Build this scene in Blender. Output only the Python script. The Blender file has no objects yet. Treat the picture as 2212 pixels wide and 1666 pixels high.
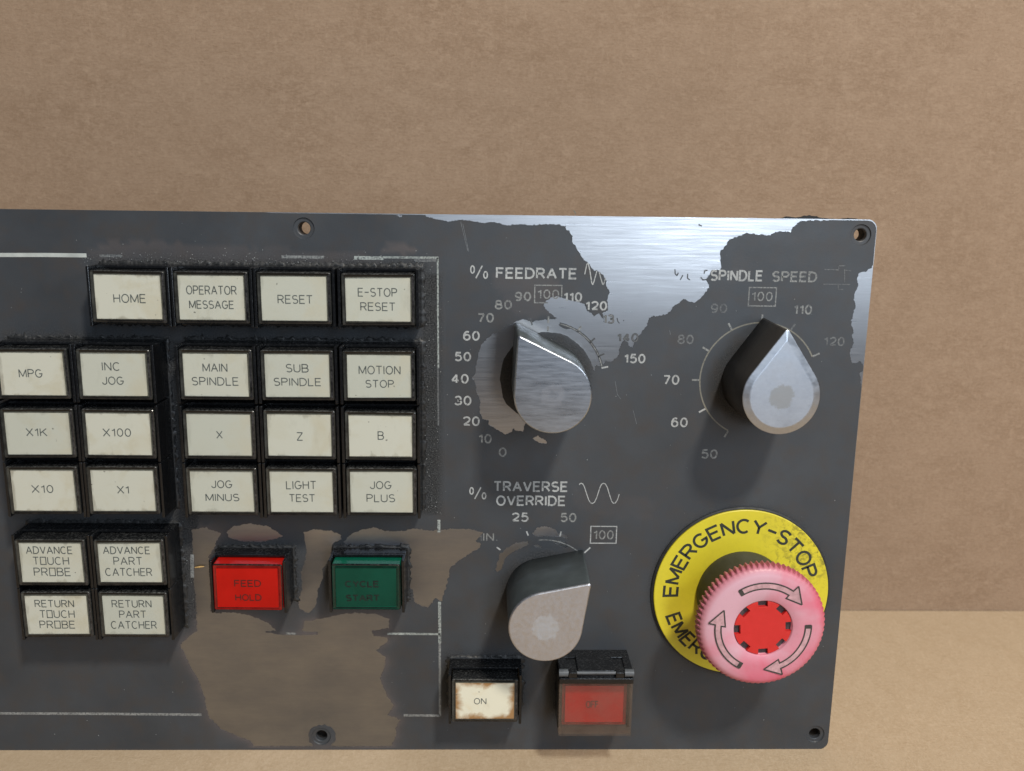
import bpy, bmesh, math, random
from mathutils import Vector, Matrix, noise
from mathutils.geometry import delaunay_2d_cdt
random.seed(7)
MM = 0.001
scene = bpy.context.scene
COL = scene.collection

# ------------------------------------------------------------------ camera
CAM = (-121.145, -279.890, 189.968)                     # millimetres
RIGHT = Vector((0.99971571, -0.02046345, 0.01223702))
UP = Vector((-0.00783622, 0.202729, 0.97920353))
FWD = Vector((0.02251868, 0.97902104, -0.20251101))
FPX = 1900.84; PW = 2212.0; PH = 1666.0
cd = bpy.data.cameras.new('camera'); cam = bpy.data.objects.new('camera', cd); COL.objects.link(cam)
m = Matrix.Identity(4)
for i in range(3):
    m[i][0] = RIGHT[i]; m[i][1] = UP[i]; m[i][2] = -FWD[i]; m[i][3] = CAM[i]*MM
cam.matrix_world = m
cd.sensor_fit = 'HORIZONTAL'; cd.sensor_width = 36.0; cd.lens = FPX/PW*36.0
cd.clip_start = 0.01; cd.clip_end = 50
cd.dof.use_dof = True; cd.dof.focus_distance = 0.288; cd.dof.aperture_fstop = 15
scene.camera = cam

# ------------------------------------------------------------------ light
w = bpy.data.worlds.new("World"); scene.world = w; w.use_nodes = True
bg = w.node_tree.nodes['Background']
bg.inputs[0].default_value = (0.86, 0.95, 1.10, 1); bg.inputs[1].default_value = 0.085

def area(name, loc, target, sx, sy, power, col):
    ld = bpy.data.lights.new(name, 'AREA'); ld.shape = 'RECTANGLE'; ld.size = sx; ld.size_y = sy
    ld.energy = power; ld.color = col
    o = bpy.data.objects.new(name, ld); COL.objects.link(o)
    o.location = loc
    o.rotation_euler = (Vector(target)-Vector(loc)).to_track_quat('-Z', 'Y').to_euler()
    return o
area('ceiling_lamp', (0.27, -0.80, 1.15), (-0.1, 0, 0.08), 0.12, 0.12, 15.5, (1.0, 0.925, 0.82))
area('side_lamp', (0.78, -0.52, 0.62), (0.05, 0, 0.15), 0.2, 0.2, 2.6, (0.84, 0.92, 1.0))
area('window_light', (0.27, -1.25, 0.46), (-0.07, 0, 0.12), 0.20, 0.84, 7.2, (0.76, 0.87, 1.0))

scene.view_settings.view_transform = 'Standard'
scene.view_settings.look = 'None'
scene.view_settings.exposure = 0.0
scene.view_settings.gamma = 1.0
scene.render.engine = 'CYCLES'

# ------------------------------------------------------------------ survey helpers
CV = Vector(CAM)
def at(x, y, ww=0.0):
    """point of the upright plane standing ww mm in front of the panel, seen at (x, y) of the survey picture"""
    d = FWD*FPX + RIGHT*(x-PW/2) - UP*(y-PH/2)
    t = (-ww-CV.y)/d.y
    p = CV + d*t
    return (p.x, p.z)
def crop(x0, y0, s):
    return lambda a, b: ((x0+a/s)/1.8445, (y0+b/s)/1.8445)
T1 = crop(0, 820, 2.212); T2 = crop(900, 820, 2.212); T3 = crop(1700, 820, 2.212); T4 = crop(2600, 820, 2.212)
M1 = crop(0, 1500, 2.212); M2 = crop(900, 1500, 2.212); M3 = crop(1700, 1500, 2.212); M4 = crop(2600, 1500, 2.212)
B1 = crop(0, 2200, 1.911); B2 = crop(900, 2200, 1.911); B3 = crop(1700, 2200, 1.911)
FZ = crop(780, 2150, 4.384); CZ = crop(1280, 2130, 4.5025)
D0 = lambda a, b: (a, b)
def pl(f, pts, ww=0.0):
    return [at(*f(a, b), ww) for a, b in pts]

def P(u, v, ww):
    return (u*MM, -ww*MM, v*MM)

# ------------------------------------------------------------------ object helpers
def mesh_obj(name, verts, faces, mat, parent=None, loc=None, smooth=False, mats=None, fmat=None):
    me = bpy.data.meshes.new(name)
    me.from_pydata(verts, [], faces)
    if mats:
        for k in mats: me.materials.append(k)
        if fmat: me.polygons.foreach_set('material_index', fmat)
    else:
        me.materials.append(mat)
    if smooth: me.polygons.foreach_set('use_smooth', [True]*len(me.polygons))
    me.update()
    o = bpy.data.objects.new(name, me); COL.objects.link(o)
    if parent: o.parent = parent
    if loc: o.location = loc
    return o
def fix(o):
    bm = bmesh.new(); bm.from_mesh(o.data)
    bmesh.ops.remove_doubles(bm, verts=bm.verts, dist=1e-7)
    bmesh.ops.recalc_face_normals(bm, faces=bm.faces)
    bm.to_mesh(o.data); bm.free(); return o
def bevel(o, width, seg=2, angle=0.6):
    bm = bmesh.new(); bm.from_mesh(o.data)
    bmesh.ops.remove_doubles(bm, verts=bm.verts, dist=1e-7)
    bmesh.ops.recalc_face_normals(bm, faces=bm.faces)
    ed = [e for e in bm.edges if len(e.link_faces) == 2 and e.calc_face_angle(0) > angle]
    bmesh.ops.bevel(bm, geom=ed, offset=width*MM, segments=seg, affect='EDGES', profile=0.5, clamp_overlap=True)
    bm.to_mesh(o.data); bm.free(); return o
class MB:
    def __init__(s): s.v = []; s.f = []
    def box(s, u0, u1, v0, v1, w0, w1):
        b = len(s.v)
        for ww in (w0, w1):
            for (u, v) in ((u0, v0), (u1, v0), (u1, v1), (u0, v1)): s.v.append(P(u, v, ww))
        s.f += [(b, b+1, b+2, b+3), (b+7, b+6, b+5, b+4), (b, b+4, b+5, b+1), (b+1, b+5, b+6, b+2), (b+2, b+6, b+7, b+3), (b+3, b+7, b+4, b)]
    def rings(s, rings, cap0=True, cap1=True):
        """rings: list of lists of 3D points, same count"""
        b = len(s.v); n = len(rings[0])
        for r in rings: s.v += r
        for k in range(len(rings)-1):
            for i in range(n):
                j = (i+1) % n
                s.f.append((b+k*n+i, b+k*n+j, b+(k+1)*n+j, b+(k+1)*n+i))
        if cap0: s.f.append(tuple(b+i for i in range(n))[::-1])
        if cap1: s.f.append(tuple(b+(len(rings)-1)*n+i for i in range(n)))
    def ribbon(s, pts, t, ww):
        """flat printed stroke, mitred"""
        closed = len(pts) > 2 and abs(pts[0][0]-pts[-1][0]) < 1e-6 and abs(pts[0][1]-pts[-1][1]) < 1e-6
        for i in range(1, len(pts)-1):
            d1 = Vector(pts[i])-Vector(pts[i-1]); d2 = Vector(pts[i+1])-Vector(pts[i])
            if d1.length > 0 and d2.length > 0 and d1.normalized().dot(d2.normalized()) < -0.35:
                s.ribbon(pts[:i+1], t, ww); s.ribbon(pts[i:], t, ww+0.004); return
        q = pts[:-1] if closed else pts
        n = len(q)
        if n < 2: return
        L = []; R = []
        for i in range(n):
            p = Vector(q[i])
            a = Vector(q[i-1]) if (i > 0 or closed) else None
            c = Vector(q[(i+1) % n]) if (i < n-1 or closed) else None
            d1 = (p-a).normalized() if a is not None else None
            d2 = (c-p).normalized() if c is not None else None
            if d1 is None: d1 = d2
            if d2 is None: d2 = d1
            n1 = Vector((-d1.y, d1.x)); n2 = Vector((-d2.y, d2.x))
            nn = n1+n2
            if nn.length < 0.3: nn = n1
            nn.normalize()
            k = min(1.6, 1/max(0.35, nn.dot(n1)))
            L.append(p+nn*t*0.5*k); R.append(p-nn*t*0.5*k)
        b = len(s.v)
        for i in range(n): s.v.append(P(L[i].x, L[i].y, ww)); s.v.append(P(R[i].x, R[i].y, ww))
        for i in range(n if closed else n-1):
            j = (i+1) % n
            s.f.append((b+2*i, b+2*i+1, b+2*j+1, b+2*j))
    def build(s, name, mat, parent=None, loc=None, smooth=False):
        return mesh_obj(name, s.v, s.f, mat, parent, loc, smooth)

# ------------------------------------------------------------------ materials
def new_mat(name):
    mt = bpy.data.materials.new(name); mt.use_nodes = True
    nt = mt.node_tree; nt.nodes.clear()
    out = nt.nodes.new('ShaderNodeOutputMaterial'); b = nt.nodes.new('ShaderNodeBsdfPrincipled')
    nt.links.new(b.outputs[0], out.inputs[0])
    return mt, nt, b
class N:
    def __init__(s, nt): s.nt = nt; s.tc = nt.nodes.new('ShaderNodeTexCoord')
    def link(s, a, b): s.nt.links.new(a, b)
    def coords(s, scale, kind='Object'):
        mp = s.nt.nodes.new('ShaderNodeMapping'); mp.inputs['Scale'].default_value = scale if hasattr(scale, '__len__') else (scale,)*3
        s.link(s.tc.outputs[kind], mp.inputs[0]); return mp.outputs[0]
    def noise(s, scale, detail=4, rough=0.55, stretch=(1, 1, 1), off=None, dist=0.0):
        v = s.coords([scale*k for k in stretch])
        if off is not None:
            oi = s.nt.nodes.new('ShaderNodeObjectInfo'); ad = s.nt.nodes.new('ShaderNodeVectorMath'); ad.operation = 'MULTIPLY_ADD'
            cx = s.nt.nodes.new('ShaderNodeCombineXYZ')
            for i in range(3): s.link(oi.outputs['Random'], cx.inputs[i])
            s.link(cx.outputs[0], ad.inputs[0]); ad.inputs[1].default_value = (off, off*0.7, off*1.3); s.link(v, ad.inputs[2]); v = ad.outputs[0]
        n = s.nt.nodes.new('ShaderNodeTexNoise'); n.inputs['Scale'].default_value = 1.0
        n.inputs['Detail'].default_value = detail; n.inputs['Roughness'].default_value = rough; n.inputs['Distortion'].default_value = dist
        s.link(v, n.inputs['Vector']); return n.outputs[0]
    def ramp(s, x, p0, p1, c0=0.0, c1=1.0):
        r = s.nt.nodes.new('ShaderNodeMapRange'); r.inputs['From Min'].default_value = p0; r.inputs['From Max'].default_value = p1
        r.inputs['To Min'].default_value = c0; r.inputs['To Max'].default_value = c1
        s.link(x, r.inputs['Value']); return r.outputs[0]
    def val(s, x, inp):
        if hasattr(x, 'links') or hasattr(x, 'is_linked'): s.link(x, inp)
        else: inp.default_value = x
    def math(s, op, a, b=0.0, clamp=False):
        mth = s.nt.nodes.new('ShaderNodeMath'); mth.operation = op; mth.use_clamp = clamp
        s.val(a, mth.inputs[0]); s.val(b, mth.inputs[1]); return mth.outputs[0]
    def mix(s, f, a, b):
        x = s.nt.nodes.new('ShaderNodeMix'); x.data_type = 'RGBA'
        s.val(f, x.inputs[0])
        for c, i in ((a, 6), (b, 7)):
            if isinstance(c, tuple): x.inputs[i].default_value = (c[0], c[1], c[2], 1)
            else: s.link(c, x.inputs[i])
        return x.outputs[2]
    def bump(s, h, strength, dist_mm, prev=None):
        b = s.nt.nodes.new('ShaderNodeBump'); b.inputs['Strength'].default_value = strength; b.inputs['Distance'].default_value = dist_mm*MM
        s.link(h, b.inputs['Height'])
        if prev is not None: s.link(prev, b.inputs['Normal'])
        return b.outputs[0]
    def attr(s, name):
        a = s.nt.nodes.new('ShaderNodeAttribute'); a.attribute_name = name; return a.outputs['Fac']
    def upface(s):
        g = s.nt.nodes.new('ShaderNodeNewGeometry'); sp = s.nt.nodes.new('ShaderNodeSeparateXYZ')
        s.link(g.outputs['Normal'], sp.inputs[0]); return sp.outputs[2]
    def radial(s):
        """distance in mm from the object's origin in its front plane"""
        sp = s.nt.nodes.new('ShaderNodeVectorMath'); sp.operation = 'MULTIPLY'
        s.link(s.tc.outputs['Object'], sp.inputs[0]); sp.inputs[1].default_value = (1000, 0, 1000)
        ln = s.nt.nodes.new('ShaderNodeVectorMath'); ln.operation = 'LENGTH'; s.link(sp.outputs[0], ln.inputs[0]); return ln.outputs['Value']

def m_paint():
    mt, nt, b = new_mat('panel_paint'); n = N(nt)
    big = n.noise(22, 5, 0.6); mid = n.noise(120, 5, 0.6); fine = n.noise(1600, 3, 0.6); gr = n.noise(2600, 3, 0.7)
    c = n.mix(n.ramp(big, 0.3, 0.7), (0.037, 0.042, 0.049), (0.058, 0.065, 0.074))
    c = n.mix(n.ramp(mid, 0.45, 0.70, 0, 0.75), c, (0.055, 0.050, 0.048))
    st = n.attr('stain')
    smear = n.noise(90, 5, 0.6, (0.5, 1, 1.6))
    c = n.mix(n.math('MULTIPLY', st, n.ramp(smear, 0.3, 0.6, 0.35, 1.0)), c, (0.105, 0.090, 0.088))
    g = n.attr('grime')
    gm = n.math('MULTIPLY', g, n.ramp(n.noise(200, 5, 0.7), 0.25, 0.5, 0.45, 1.0), True)
    gcol = n.mix(n.ramp(gr, 0.42, 0.66), (0.010, 0.011, 0.012), (0.095, 0.096, 0.096))
    c = n.mix(gm, c, gcol)
    sp = n.noise(900, 1, 0.5); c = n.mix(n.ramp(sp, 0.80, 0.84, 0, 0.8), c, (0.35, 0.38, 0.40))
    scr = n.noise(60, 2, 0.5, (9, 1, 0.35)); c = n.mix(n.ramp(scr, 0.79, 0.83, 0, 0.4), c, (0.16, 0.18, 0.2))
    n.link(c, b.inputs['Base Color'])
    r = n.ramp(n.noise(45, 6, 0.65), 0.3, 0.7, 0.36, 0.56)
    r2 = n.math('ADD', r, n.math('MULTIPLY', gm, 0.35), True)
    n.link(r2, b.inputs['Roughness']); n.link(n.math('SUBTRACT', 0.42, n.math('MULTIPLY', gm, 0.34)), b.inputs['Specular IOR Level'])
    h = n.math('ADD', n.math('MULTIPLY', fine, 0.25), n.math('MULTIPLY', n.math('MULTIPLY', n.noise(1300, 4, 0.7), gm), 3.0))
    n.link(n.bump(h, 0.55, 0.16), b.inputs['Normal'])
    return mt
def m_metal(name, base=(0.66, 0.66, 0.67), rough=0.30, aniso=0.75, streak=(0.06, 1, 2.2), sc=2400, tangent=(1, 0, 0), bump=0.12, spot=None, cv=0.18, dull=False):
    mt, nt, b = new_mat(name); n = N(nt)
    s1 = n.noise(sc, 3, 0.6, streak); s2 = n.noise(sc*0.3, 4, 0.6, streak); bl = n.noise(45, 5, 0.6)
    c = n.mix(n.ramp(s1, 0.3, 0.7), tuple(k*(1-cv) for k in base), tuple(min(1, k*(1+cv*.7)) for k in base))
    c = n.mix(n.ramp(bl, 0.35, 0.75, 0, 0.35), c, tuple(k*0.78 for k in base))
    r = n.ramp(s2, 0.3, 0.7, rough*0.85, rough*1.2)
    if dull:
        # lower bare metal: greasy dulling, plus its dimmer reflection painted as darker colour
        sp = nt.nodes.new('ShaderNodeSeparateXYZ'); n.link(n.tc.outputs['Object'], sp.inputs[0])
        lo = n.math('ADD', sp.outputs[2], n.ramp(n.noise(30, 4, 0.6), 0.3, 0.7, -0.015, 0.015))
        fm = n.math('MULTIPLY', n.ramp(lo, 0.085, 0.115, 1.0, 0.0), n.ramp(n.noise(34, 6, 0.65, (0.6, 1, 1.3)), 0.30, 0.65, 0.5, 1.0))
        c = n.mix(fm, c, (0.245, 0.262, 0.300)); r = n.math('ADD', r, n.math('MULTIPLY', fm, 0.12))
    if spot:
        d = n.radial(); d = n.math('ADD', d, n.ramp(n.noise(500, 4, 0.7), 0.3, 0.7, -0.8, 0.8))
        mk = n.ramp(d, spot[0], spot[0]+0.6, 1.0, 0.0)
        if spot[1] > 0: mk = n.math('MULTIPLY', mk, n.ramp(d, spot[1], spot[1]+0.5, 0.0, 1.0))
        mk = n.math('MULTIPLY', mk, spot[3])
        c = n.mix(mk, c, spot[2]); r = n.math('ADD', r, n.math('MULTIPLY', mk, spot[4]), True)
    n.link(c, b.inputs['Base Color']); n.link(r, b.inputs['Roughness'])
    b.inputs['Metallic'].default_value = 1.0; b.inputs['Anisotropic'].default_value = aniso
    tg = nt.nodes.new('ShaderNodeCombineXYZ')
    for i in range(3): tg.inputs[i].default_value = tangent[i]
    n.link(tg.outputs[0], b.inputs['Tangent'])
    hh = n.math('ADD', s1, n.math('MULTIPLY', s2, 0.25))
    n.link(n.bump(hh, bump, 0.05), b.inputs['Normal'])
    return mt
def m_plain(name, col, rough=0.4, var=0.12, sc=300, bump=0.1, spec=0.5, metal=0.0, coat=0.0):
    mt, nt, b = new_mat(name); n = N(nt)
    x = n.noise(sc, 4, 0.6); y = n.noise(sc*0.12, 4, 0.6)
    c = n.mix(n.ramp(x, 0.3, 0.7), tuple(k*(1-var) for k in col), tuple(min(1, k*(1+var)) for k in col))
    c = n.mix(n.ramp(y, 0.35, 0.7, 0, 0.4), c, tuple(k*(1-2*var) for k in col))
    n.link(c, b.inputs['Base Color'])
    n.link(n.ramp(x, 0.3, 0.7, max(0.02, rough*0.8), min(1, rough*1.2)), b.inputs['Roughness'])
    b.inputs['Specular IOR Level'].default_value = spec; b.inputs['Metallic'].default_value = metal; b.inputs['Coat Weight'].default_value = coat
    n.link(n.bump(x, bump, 0.1), b.inputs['Normal'])
    return mt
def m_dusty(name, col, dust, rough=0.28, amount=0.75, lo=0.38, hi=0.62):
    mt, nt, b = new_mat(name); n = N(nt)
    x = n.noise(1300, 4, 0.7, off=31.0); y = n.noise(160, 4, 0.6, off=17.0)
    up = n.ramp(n.upface(), 0.2, 0.9, 0.25, 1.0)
    f = n.math('MULTIPLY', n.math('MULTIPLY', n.ramp(x, lo, hi), n.ramp(y, 0.35, 0.6, 0.3, 1.0)), n.math('MULTIPLY', up, amount), True)
    n.link(n.mix(f, col, dust), b.inputs['Base Color'])
    n.link(n.math('ADD', n.math('MULTIPLY', f, 0.6), rough, True), b.inputs['Roughness'])
    n.link(n.bump(n.math('MULTIPLY', x, f), 0.3, 0.12), b.inputs['Normal'])
    return mt
def m_label(name, col, stain, amt=0.5, edge=None, em=0.9, vary=False):
    mt, nt, b = new_mat(name); n = N(nt)
    y = n.noise(110, 5, 0.6, off=23.0, dist=0.6); z = n.noise(300, 4, 0.6, off=11.0, stretch=(1, 1, 0.4)); x = n.noise(3000, 3, 0.5)
    c = n.mix(n.ramp(y, 0.5, 0.78, 0, amt), col, stain)
    c = n.mix(n.ramp(z, 0.6, 0.8, 0, amt*0.4), c, tuple(k*0.6 for k in stain))
    if edge:
        sp = nt.nodes.new('ShaderNodeSeparateXYZ'); n.link(n.tc.outputs['Object'], sp.inputs[0])
        ax = n.math('ABSOLUTE', n.math('MULTIPLY', sp.outputs[0], 1000)); az = n.math('ABSOLUTE', n.math('MULTIPLY', sp.outputs[2], 1000))
        d = n.math('MAXIMUM', n.math('SUBTRACT', ax, 9.4), n.math('SUBTRACT', az, 6.6))
        d = n.math('ADD', d, n.ramp(y, 0.3, 0.7, -2.0, 2.2) if not vary else n.ramp(z, 0.3, 0.75, -1.6, 1.0))
        c = n.mix(n.ramp(d, -2.0 if not vary else -0.7, 0.2, 0, em), c, edge)
    if vary:
        oi = nt.nodes.new('ShaderNodeObjectInfo')
        c = n.mix(n.ramp(oi.outputs['Random'], 0, 1, 0, 0.75), c, (0.42, 0.445, 0.39))
        sp3 = nt.nodes.new('ShaderNodeSeparateXYZ'); n.link(n.tc.outputs['Object'], sp3.inputs[0])
        yb = n.math('ADD', n.math('MULTIPLY', sp3.outputs[0], 55.0), n.ramp(y, 0.3, 0.7, -0.5, 0.5))
        c = n.mix(n.ramp(yb, 0.1, 1.0, 0, 0.5), c, (0.50, 0.47, 0.36))
    sp2 = n.noise(700, 1, 0.5, off=60.0); c = n.mix(n.ramp(sp2, 0.78, 0.82, 0, 0.8), c, (0.08, 0.08, 0.07))
    n.link(c, b.inputs['Base Color']); b.inputs['Roughness'].default_value = 0.35
    n.link(n.bump(x, 0.05, 0.05), b.inputs['Normal'])
    return mt
def m_print(name, col, worn, lo=0.36, hi=0.5, faint=0.0):
    """printed ink, worn through to the paint below it"""
    mt, nt, b = new_mat(name); n = N(nt)
    x = n.noise(1500, 3, 0.7); y = n.noise(140, 4, 0.6)
    f = n.math('MULTIPLY', n.ramp(x, lo, hi), n.ramp(y, 0.3, 0.62, 0.55-faint, 1.0-faint), True)
    n.link(n.mix(f, worn, col), b.inputs['Base Color']); b.inputs['Roughness'].default_value = 0.55
    return mt
def m_cardboard(name, col, dark, light, sc=1.0, stretch=(0.7, 1, 1.15)):
    mt, nt, b = new_mat(name); n = N(nt)
    a = n.noise(60*sc, 6, 0.7, stretch, dist=0.2); a2 = n.noise(330*sc, 5, 0.7, stretch, dist=0.3)
    f = n.noise(900*sc, 4, 0.75, stretch); f2 = n.noise(1200*sc, 3, 0.6, (0.25, 0.8, 1.6), dist=1.2); f3 = n.noise(900*sc, 3, 0.6, (1.6, 0.5, 0.25), dist=1.2); bg_ = n.noise(9, 3, 0.5)
    c = n.mix(n.ramp(a, 0.34, 0.66), dark, light)
    c = n.mix(n.ramp(a2, 0.34, 0.66, 0.0, 1.0), c, n.mix(n.ramp(a2, 0.36, 0.64), dark, light))
    c = n.mix(0.48, c, col)
    c = n.mix(n.ramp(f, 0.50, 0.66, 0.0, 0.5), c, light); c = n.mix(n.ramp(f, 0.48, 0.34, 0.0, 0.35), c, dark)
    c = n.mix(n.ramp(f2, 0.57, 0.72, 0.0, 0.7), c, dark)
    c = n.mix(n.ramp(f3, 0.59, 0.73, 0.0, 0.65), c, light)
    c = n.mix(n.ramp(bg_, 0.35, 0.7, 0.0, 0.3), c, tuple(k*0.88 for k in col))
    sp = n.noise(210, 1, 0.5, (0.6, 1, 1.2)); c = n.mix(n.ramp(sp, 0.815, 0.845, 0, 0.6), c, (0.09, 0.055, 0.035))
    n.link(c, b.inputs['Base Color']); b.inputs['Roughness'].default_value = 0.85; b.inputs['Specular IOR Level'].default_value = 0.25
    n.link(n.bump(n.math('ADD', f, n.math('ADD', f2, n.math('MULTIPLY', a2, 1.0))), 0.6, 0.22), b.inputs['Normal'])
    return mt

PAINT = m_paint()
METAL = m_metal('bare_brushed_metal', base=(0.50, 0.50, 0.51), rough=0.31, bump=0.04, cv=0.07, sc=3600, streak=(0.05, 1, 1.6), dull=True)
EDGE = m_metal('plate_edge_metal', base=(0.5, 0.5, 0.5), rough=0.3, aniso=0)
BLACK = m_dusty('black_plastic', (0.005, 0.0055, 0.0065), (0.075, 0.080, 0.085), 0.18, 0.6, 0.48, 0.70)
CAPF = m_dusty('smoky_cap_edge', (0.007, 0.0075, 0.008), (0.075, 0.078, 0.078), 0.16, 0.8, 0.46, 0.68)
RIM = m_dusty('worn_rim_highlight', (0.018, 0.019, 0.018), (0.12, 0.12, 0.115), 0.14, 1.0, 0.42, 0.62)  # dusty rim, lighter than the cap edge: edge highlight put into its colour
def m_channel():
    mt, nt, b = new_mat('clear_edge_channel'); n = N(nt)
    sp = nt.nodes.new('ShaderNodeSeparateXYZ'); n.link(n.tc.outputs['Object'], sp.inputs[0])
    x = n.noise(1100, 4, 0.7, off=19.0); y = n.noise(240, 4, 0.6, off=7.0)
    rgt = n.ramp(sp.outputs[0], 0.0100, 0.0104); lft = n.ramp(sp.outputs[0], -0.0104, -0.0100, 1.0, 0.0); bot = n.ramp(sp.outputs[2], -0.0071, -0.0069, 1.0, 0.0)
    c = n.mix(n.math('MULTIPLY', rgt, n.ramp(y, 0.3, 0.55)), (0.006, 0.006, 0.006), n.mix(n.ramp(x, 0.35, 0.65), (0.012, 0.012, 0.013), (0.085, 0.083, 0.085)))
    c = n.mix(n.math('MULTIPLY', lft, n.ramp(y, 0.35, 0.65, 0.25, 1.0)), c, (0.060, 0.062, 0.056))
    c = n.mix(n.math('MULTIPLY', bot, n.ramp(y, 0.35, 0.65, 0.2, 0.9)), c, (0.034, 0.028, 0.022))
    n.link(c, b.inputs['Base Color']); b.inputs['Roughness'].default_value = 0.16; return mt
CHANNEL = m_channel()
LIP = m_plain('cap_lip', (0.11, 0.11, 0.09), 0.15, 0.4, 700, 0.1)
RED_E = m_plain('red_clear_edge', (0.24, 0.008, 0.006), 0.12, 0.3, 300, 0.03); GREEN_E = m_plain('green_clear_edge', (0.003, 0.035, 0.024), 0.12, 0.3, 300, 0.03)
RED_D = m_plain('red_edge_dark', (0.22, 0.010, 0.010), 0.15, 0.3, 300, 0.05); GREEN_D = m_plain('green_edge_dark', (0.002, 0.03, 0.02), 0.15, 0.3, 300, 0.05)
LABEL = m_label('milky_label', (0.55, 0.555, 0.475), (0.46, 0.43, 0.30), 0.7, edge=(0.22, 0.20, 0.15), em=0.55, vary=True)
LABEL_ON = m_label('yellowed_label', (0.74, 0.72, 0.58), (0.62, 0.46, 0.20), 0.6, edge=(0.30, 0.14, 0.035))
INK = m_plain('grey_ink', (0.085, 0.10, 0.095), 0.6, 0.25, 900, 0)
INK_DIM = m_plain('faded_dark_ink', (0.035, 0.022, 0.016), 0.6, 0.3, 900, 0)
RED = m_plain('red_acrylic', (0.55, 0.010, 0.005), 0.2, 0.12, 160, 0.05, coat=0.3)
RED_IN = m_plain('red_insert', (0.47, 0.008, 0.004), 0.35, 0.14, 100, 0.03, spec=0.2)
REDINK = m_print('red_button_ink', (0.035, 0.004, 0.003), (0.12, 0.008, 0.005), 0.12, 0.3)
GREEN = m_plain('green_acrylic', (0.004, 0.120, 0.070), 0.2, 0.2, 160, 0.05, coat=0.3)
GREEN_IN = m_plain('green_insert', (0.003, 0.058, 0.036), 0.3, 0.35, 45, 0.03, spec=0.2)
GREENINK = m_print('green_button_ink', (0.0005, 0.002, 0.0015), (0.002, 0.030, 0.020), 0.24, 0.40, 0.0)
WHITE = m_print('worn_white_print', (0.44, 0.46, 0.46), (0.10, 0.105, 0.11), 0.32, 0.48)
WHITE_DIM = m_print('faint_print', (0.32, 0.33, 0.32), (0.075, 0.08, 0.085), 0.36, 0.54, 0.15)
WHITE_GHOST = m_print('ghost_print', (0.20, 0.21, 0.21), (0.065, 0.07, 0.077), 0.40, 0.58, 0.2)
LINE = m_print('worn_frame_line', (0.38, 0.42, 0.40), (0.06, 0.065, 0.07), 0.36, 0.54)
RESIDUE = m_print('paint_residue', (0.04, 0.045, 0.05), (0.12, 0.12, 0.12), 0.3, 0.5)
GASKET = m_plain('black_gasket', (0.012, 0.012, 0.012), 0.7, 0.3, 500, 0.6)
KNOB = m_plain('knob_body_enamel', (0.105, 0.125, 0.130), 0.38, 0.16, 240, 0.12, metal=0.5)
KNOB_D = m_plain('knob_body_dark', (0.040, 0.036, 0.032), 0.45, 0.2, 240, 0.12)
YEL = m_plain('yellow_plate', (0.78, 0.66, 0.025), 0.4, 0.05, 500, 0.05)
PINKD = m_plain('pink_arrow_fill', (0.56, 0.33, 0.36), 0.5, 0.25, 600, 0.1)
ENGR = m_plain('engraved_black', (0.03, 0.035, 0.025), 0.7, 0.3, 900, 0)
DARKG = m_plain('arrow_grime', (0.055, 0.048, 0.042), 0.7, 0.4, 900, 0.1)
COLLAR = m_plain('olive_collar', (0.045, 0.045, 0.036), 0.5, 0.3, 250, 0.2)
PLUG = m_plain('red_plug', (0.60, 0.022, 0.020), 0.42, 0.05, 400, 0.05)
NOTCH = m_dusty('notch_dark', (0.035, 0.028, 0.03), (0.26, 0.22, 0.22), 0.5, 1.0, 0.35, 0.6)

# ------------------------------------------------------------------ setting
WALL = m_cardboard('cardboard_back', (0.305, 0.210, 0.139), (0.222, 0.144, 0.090), (0.400, 0.290, 0.203))
FLOORM = m_cardboard('cardboard_base', (0.52, 0.395, 0.260), (0.44, 0.320, 0.20), (0.61, 0.48, 0.335), 1.0, (1.2, 0.7, 1))
def sheet(name, verts, mat, thick_dir):
    n = len(verts); v = list(verts)+[tuple(a+b for a, b in zip(p, thick_dir)) for p in verts]
    f = [tuple(range(n)), tuple(range(2*n-1, n-1, -1))]+[(i, n+i, n+(i+1) % n, (i+1) % n) for i in range(n)]
    o = fix(mesh_obj(name, v, f, mat)); o['kind'] = 'structure'; return o
sheet('cardboard_floor', [(-0.75, -0.42, 0), (0.55, -0.42, 0), (0.55, 0.1095, 0), (-0.75, 0.1095, 0)], FLOORM, (0, 0, -0.004))
sheet('cardboard_backdrop', [(-0.80, 0.110, -0.004), (0.60, 0.110, -0.004), (0.60, 0.110, 0.60), (-0.80, 0.110, 0.60)], WALL, (0, 0.004, 0))

# ------------------------------------------------------------------ the panel
root = bpy.data.objects.new('control_panel', None); COL.objects.link(root)
root['label'] = 'worn dark grey machine control panel with push buttons, knobs and emergency stop, standing on cardboard'
root['category'] = 'control panel'
U0, U1, V1 = -345.0, 0.0, 186.4
def arc(cx, cy, rx, ry, a0, a1, n=10):
    return [(cx+rx*math.cos(math.radians(a0+(a1-a0)*i/n)), cy+ry*math.sin(math.radians(a0+(a1-a0)*i/n))) for i in range(n+1)]
def rrect(u0, u1, v0, v1, r, n=6):
    return arc(u1-r, v0+r, r, r, -90, 0, n)+arc(u1-r, v1-r, r, r, 0, 90, n)+arc(u0+r, v1-r, r, r, 90, 180, n)+arc(u0+r, v0+r, r, r, 180, 270, n)
def circ(c, r, n=28):
    return [(c[0]+r*math.cos(2*math.pi*i/n), c[1]+r*math.sin(2*math.pi*i/n)) for i in range(n)]
def inside(p, poly):
    x, y = p; c = False; j = len(poly)-1
    for i in range(len(poly)):
        xi, yi = poly[i]; xj, yj = poly[j]
        if (yi > y) != (yj > y) and x < (xj-xi)*(y-yi)/(yj-yi)+xi: c = not c
        j = i
    return c
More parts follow.
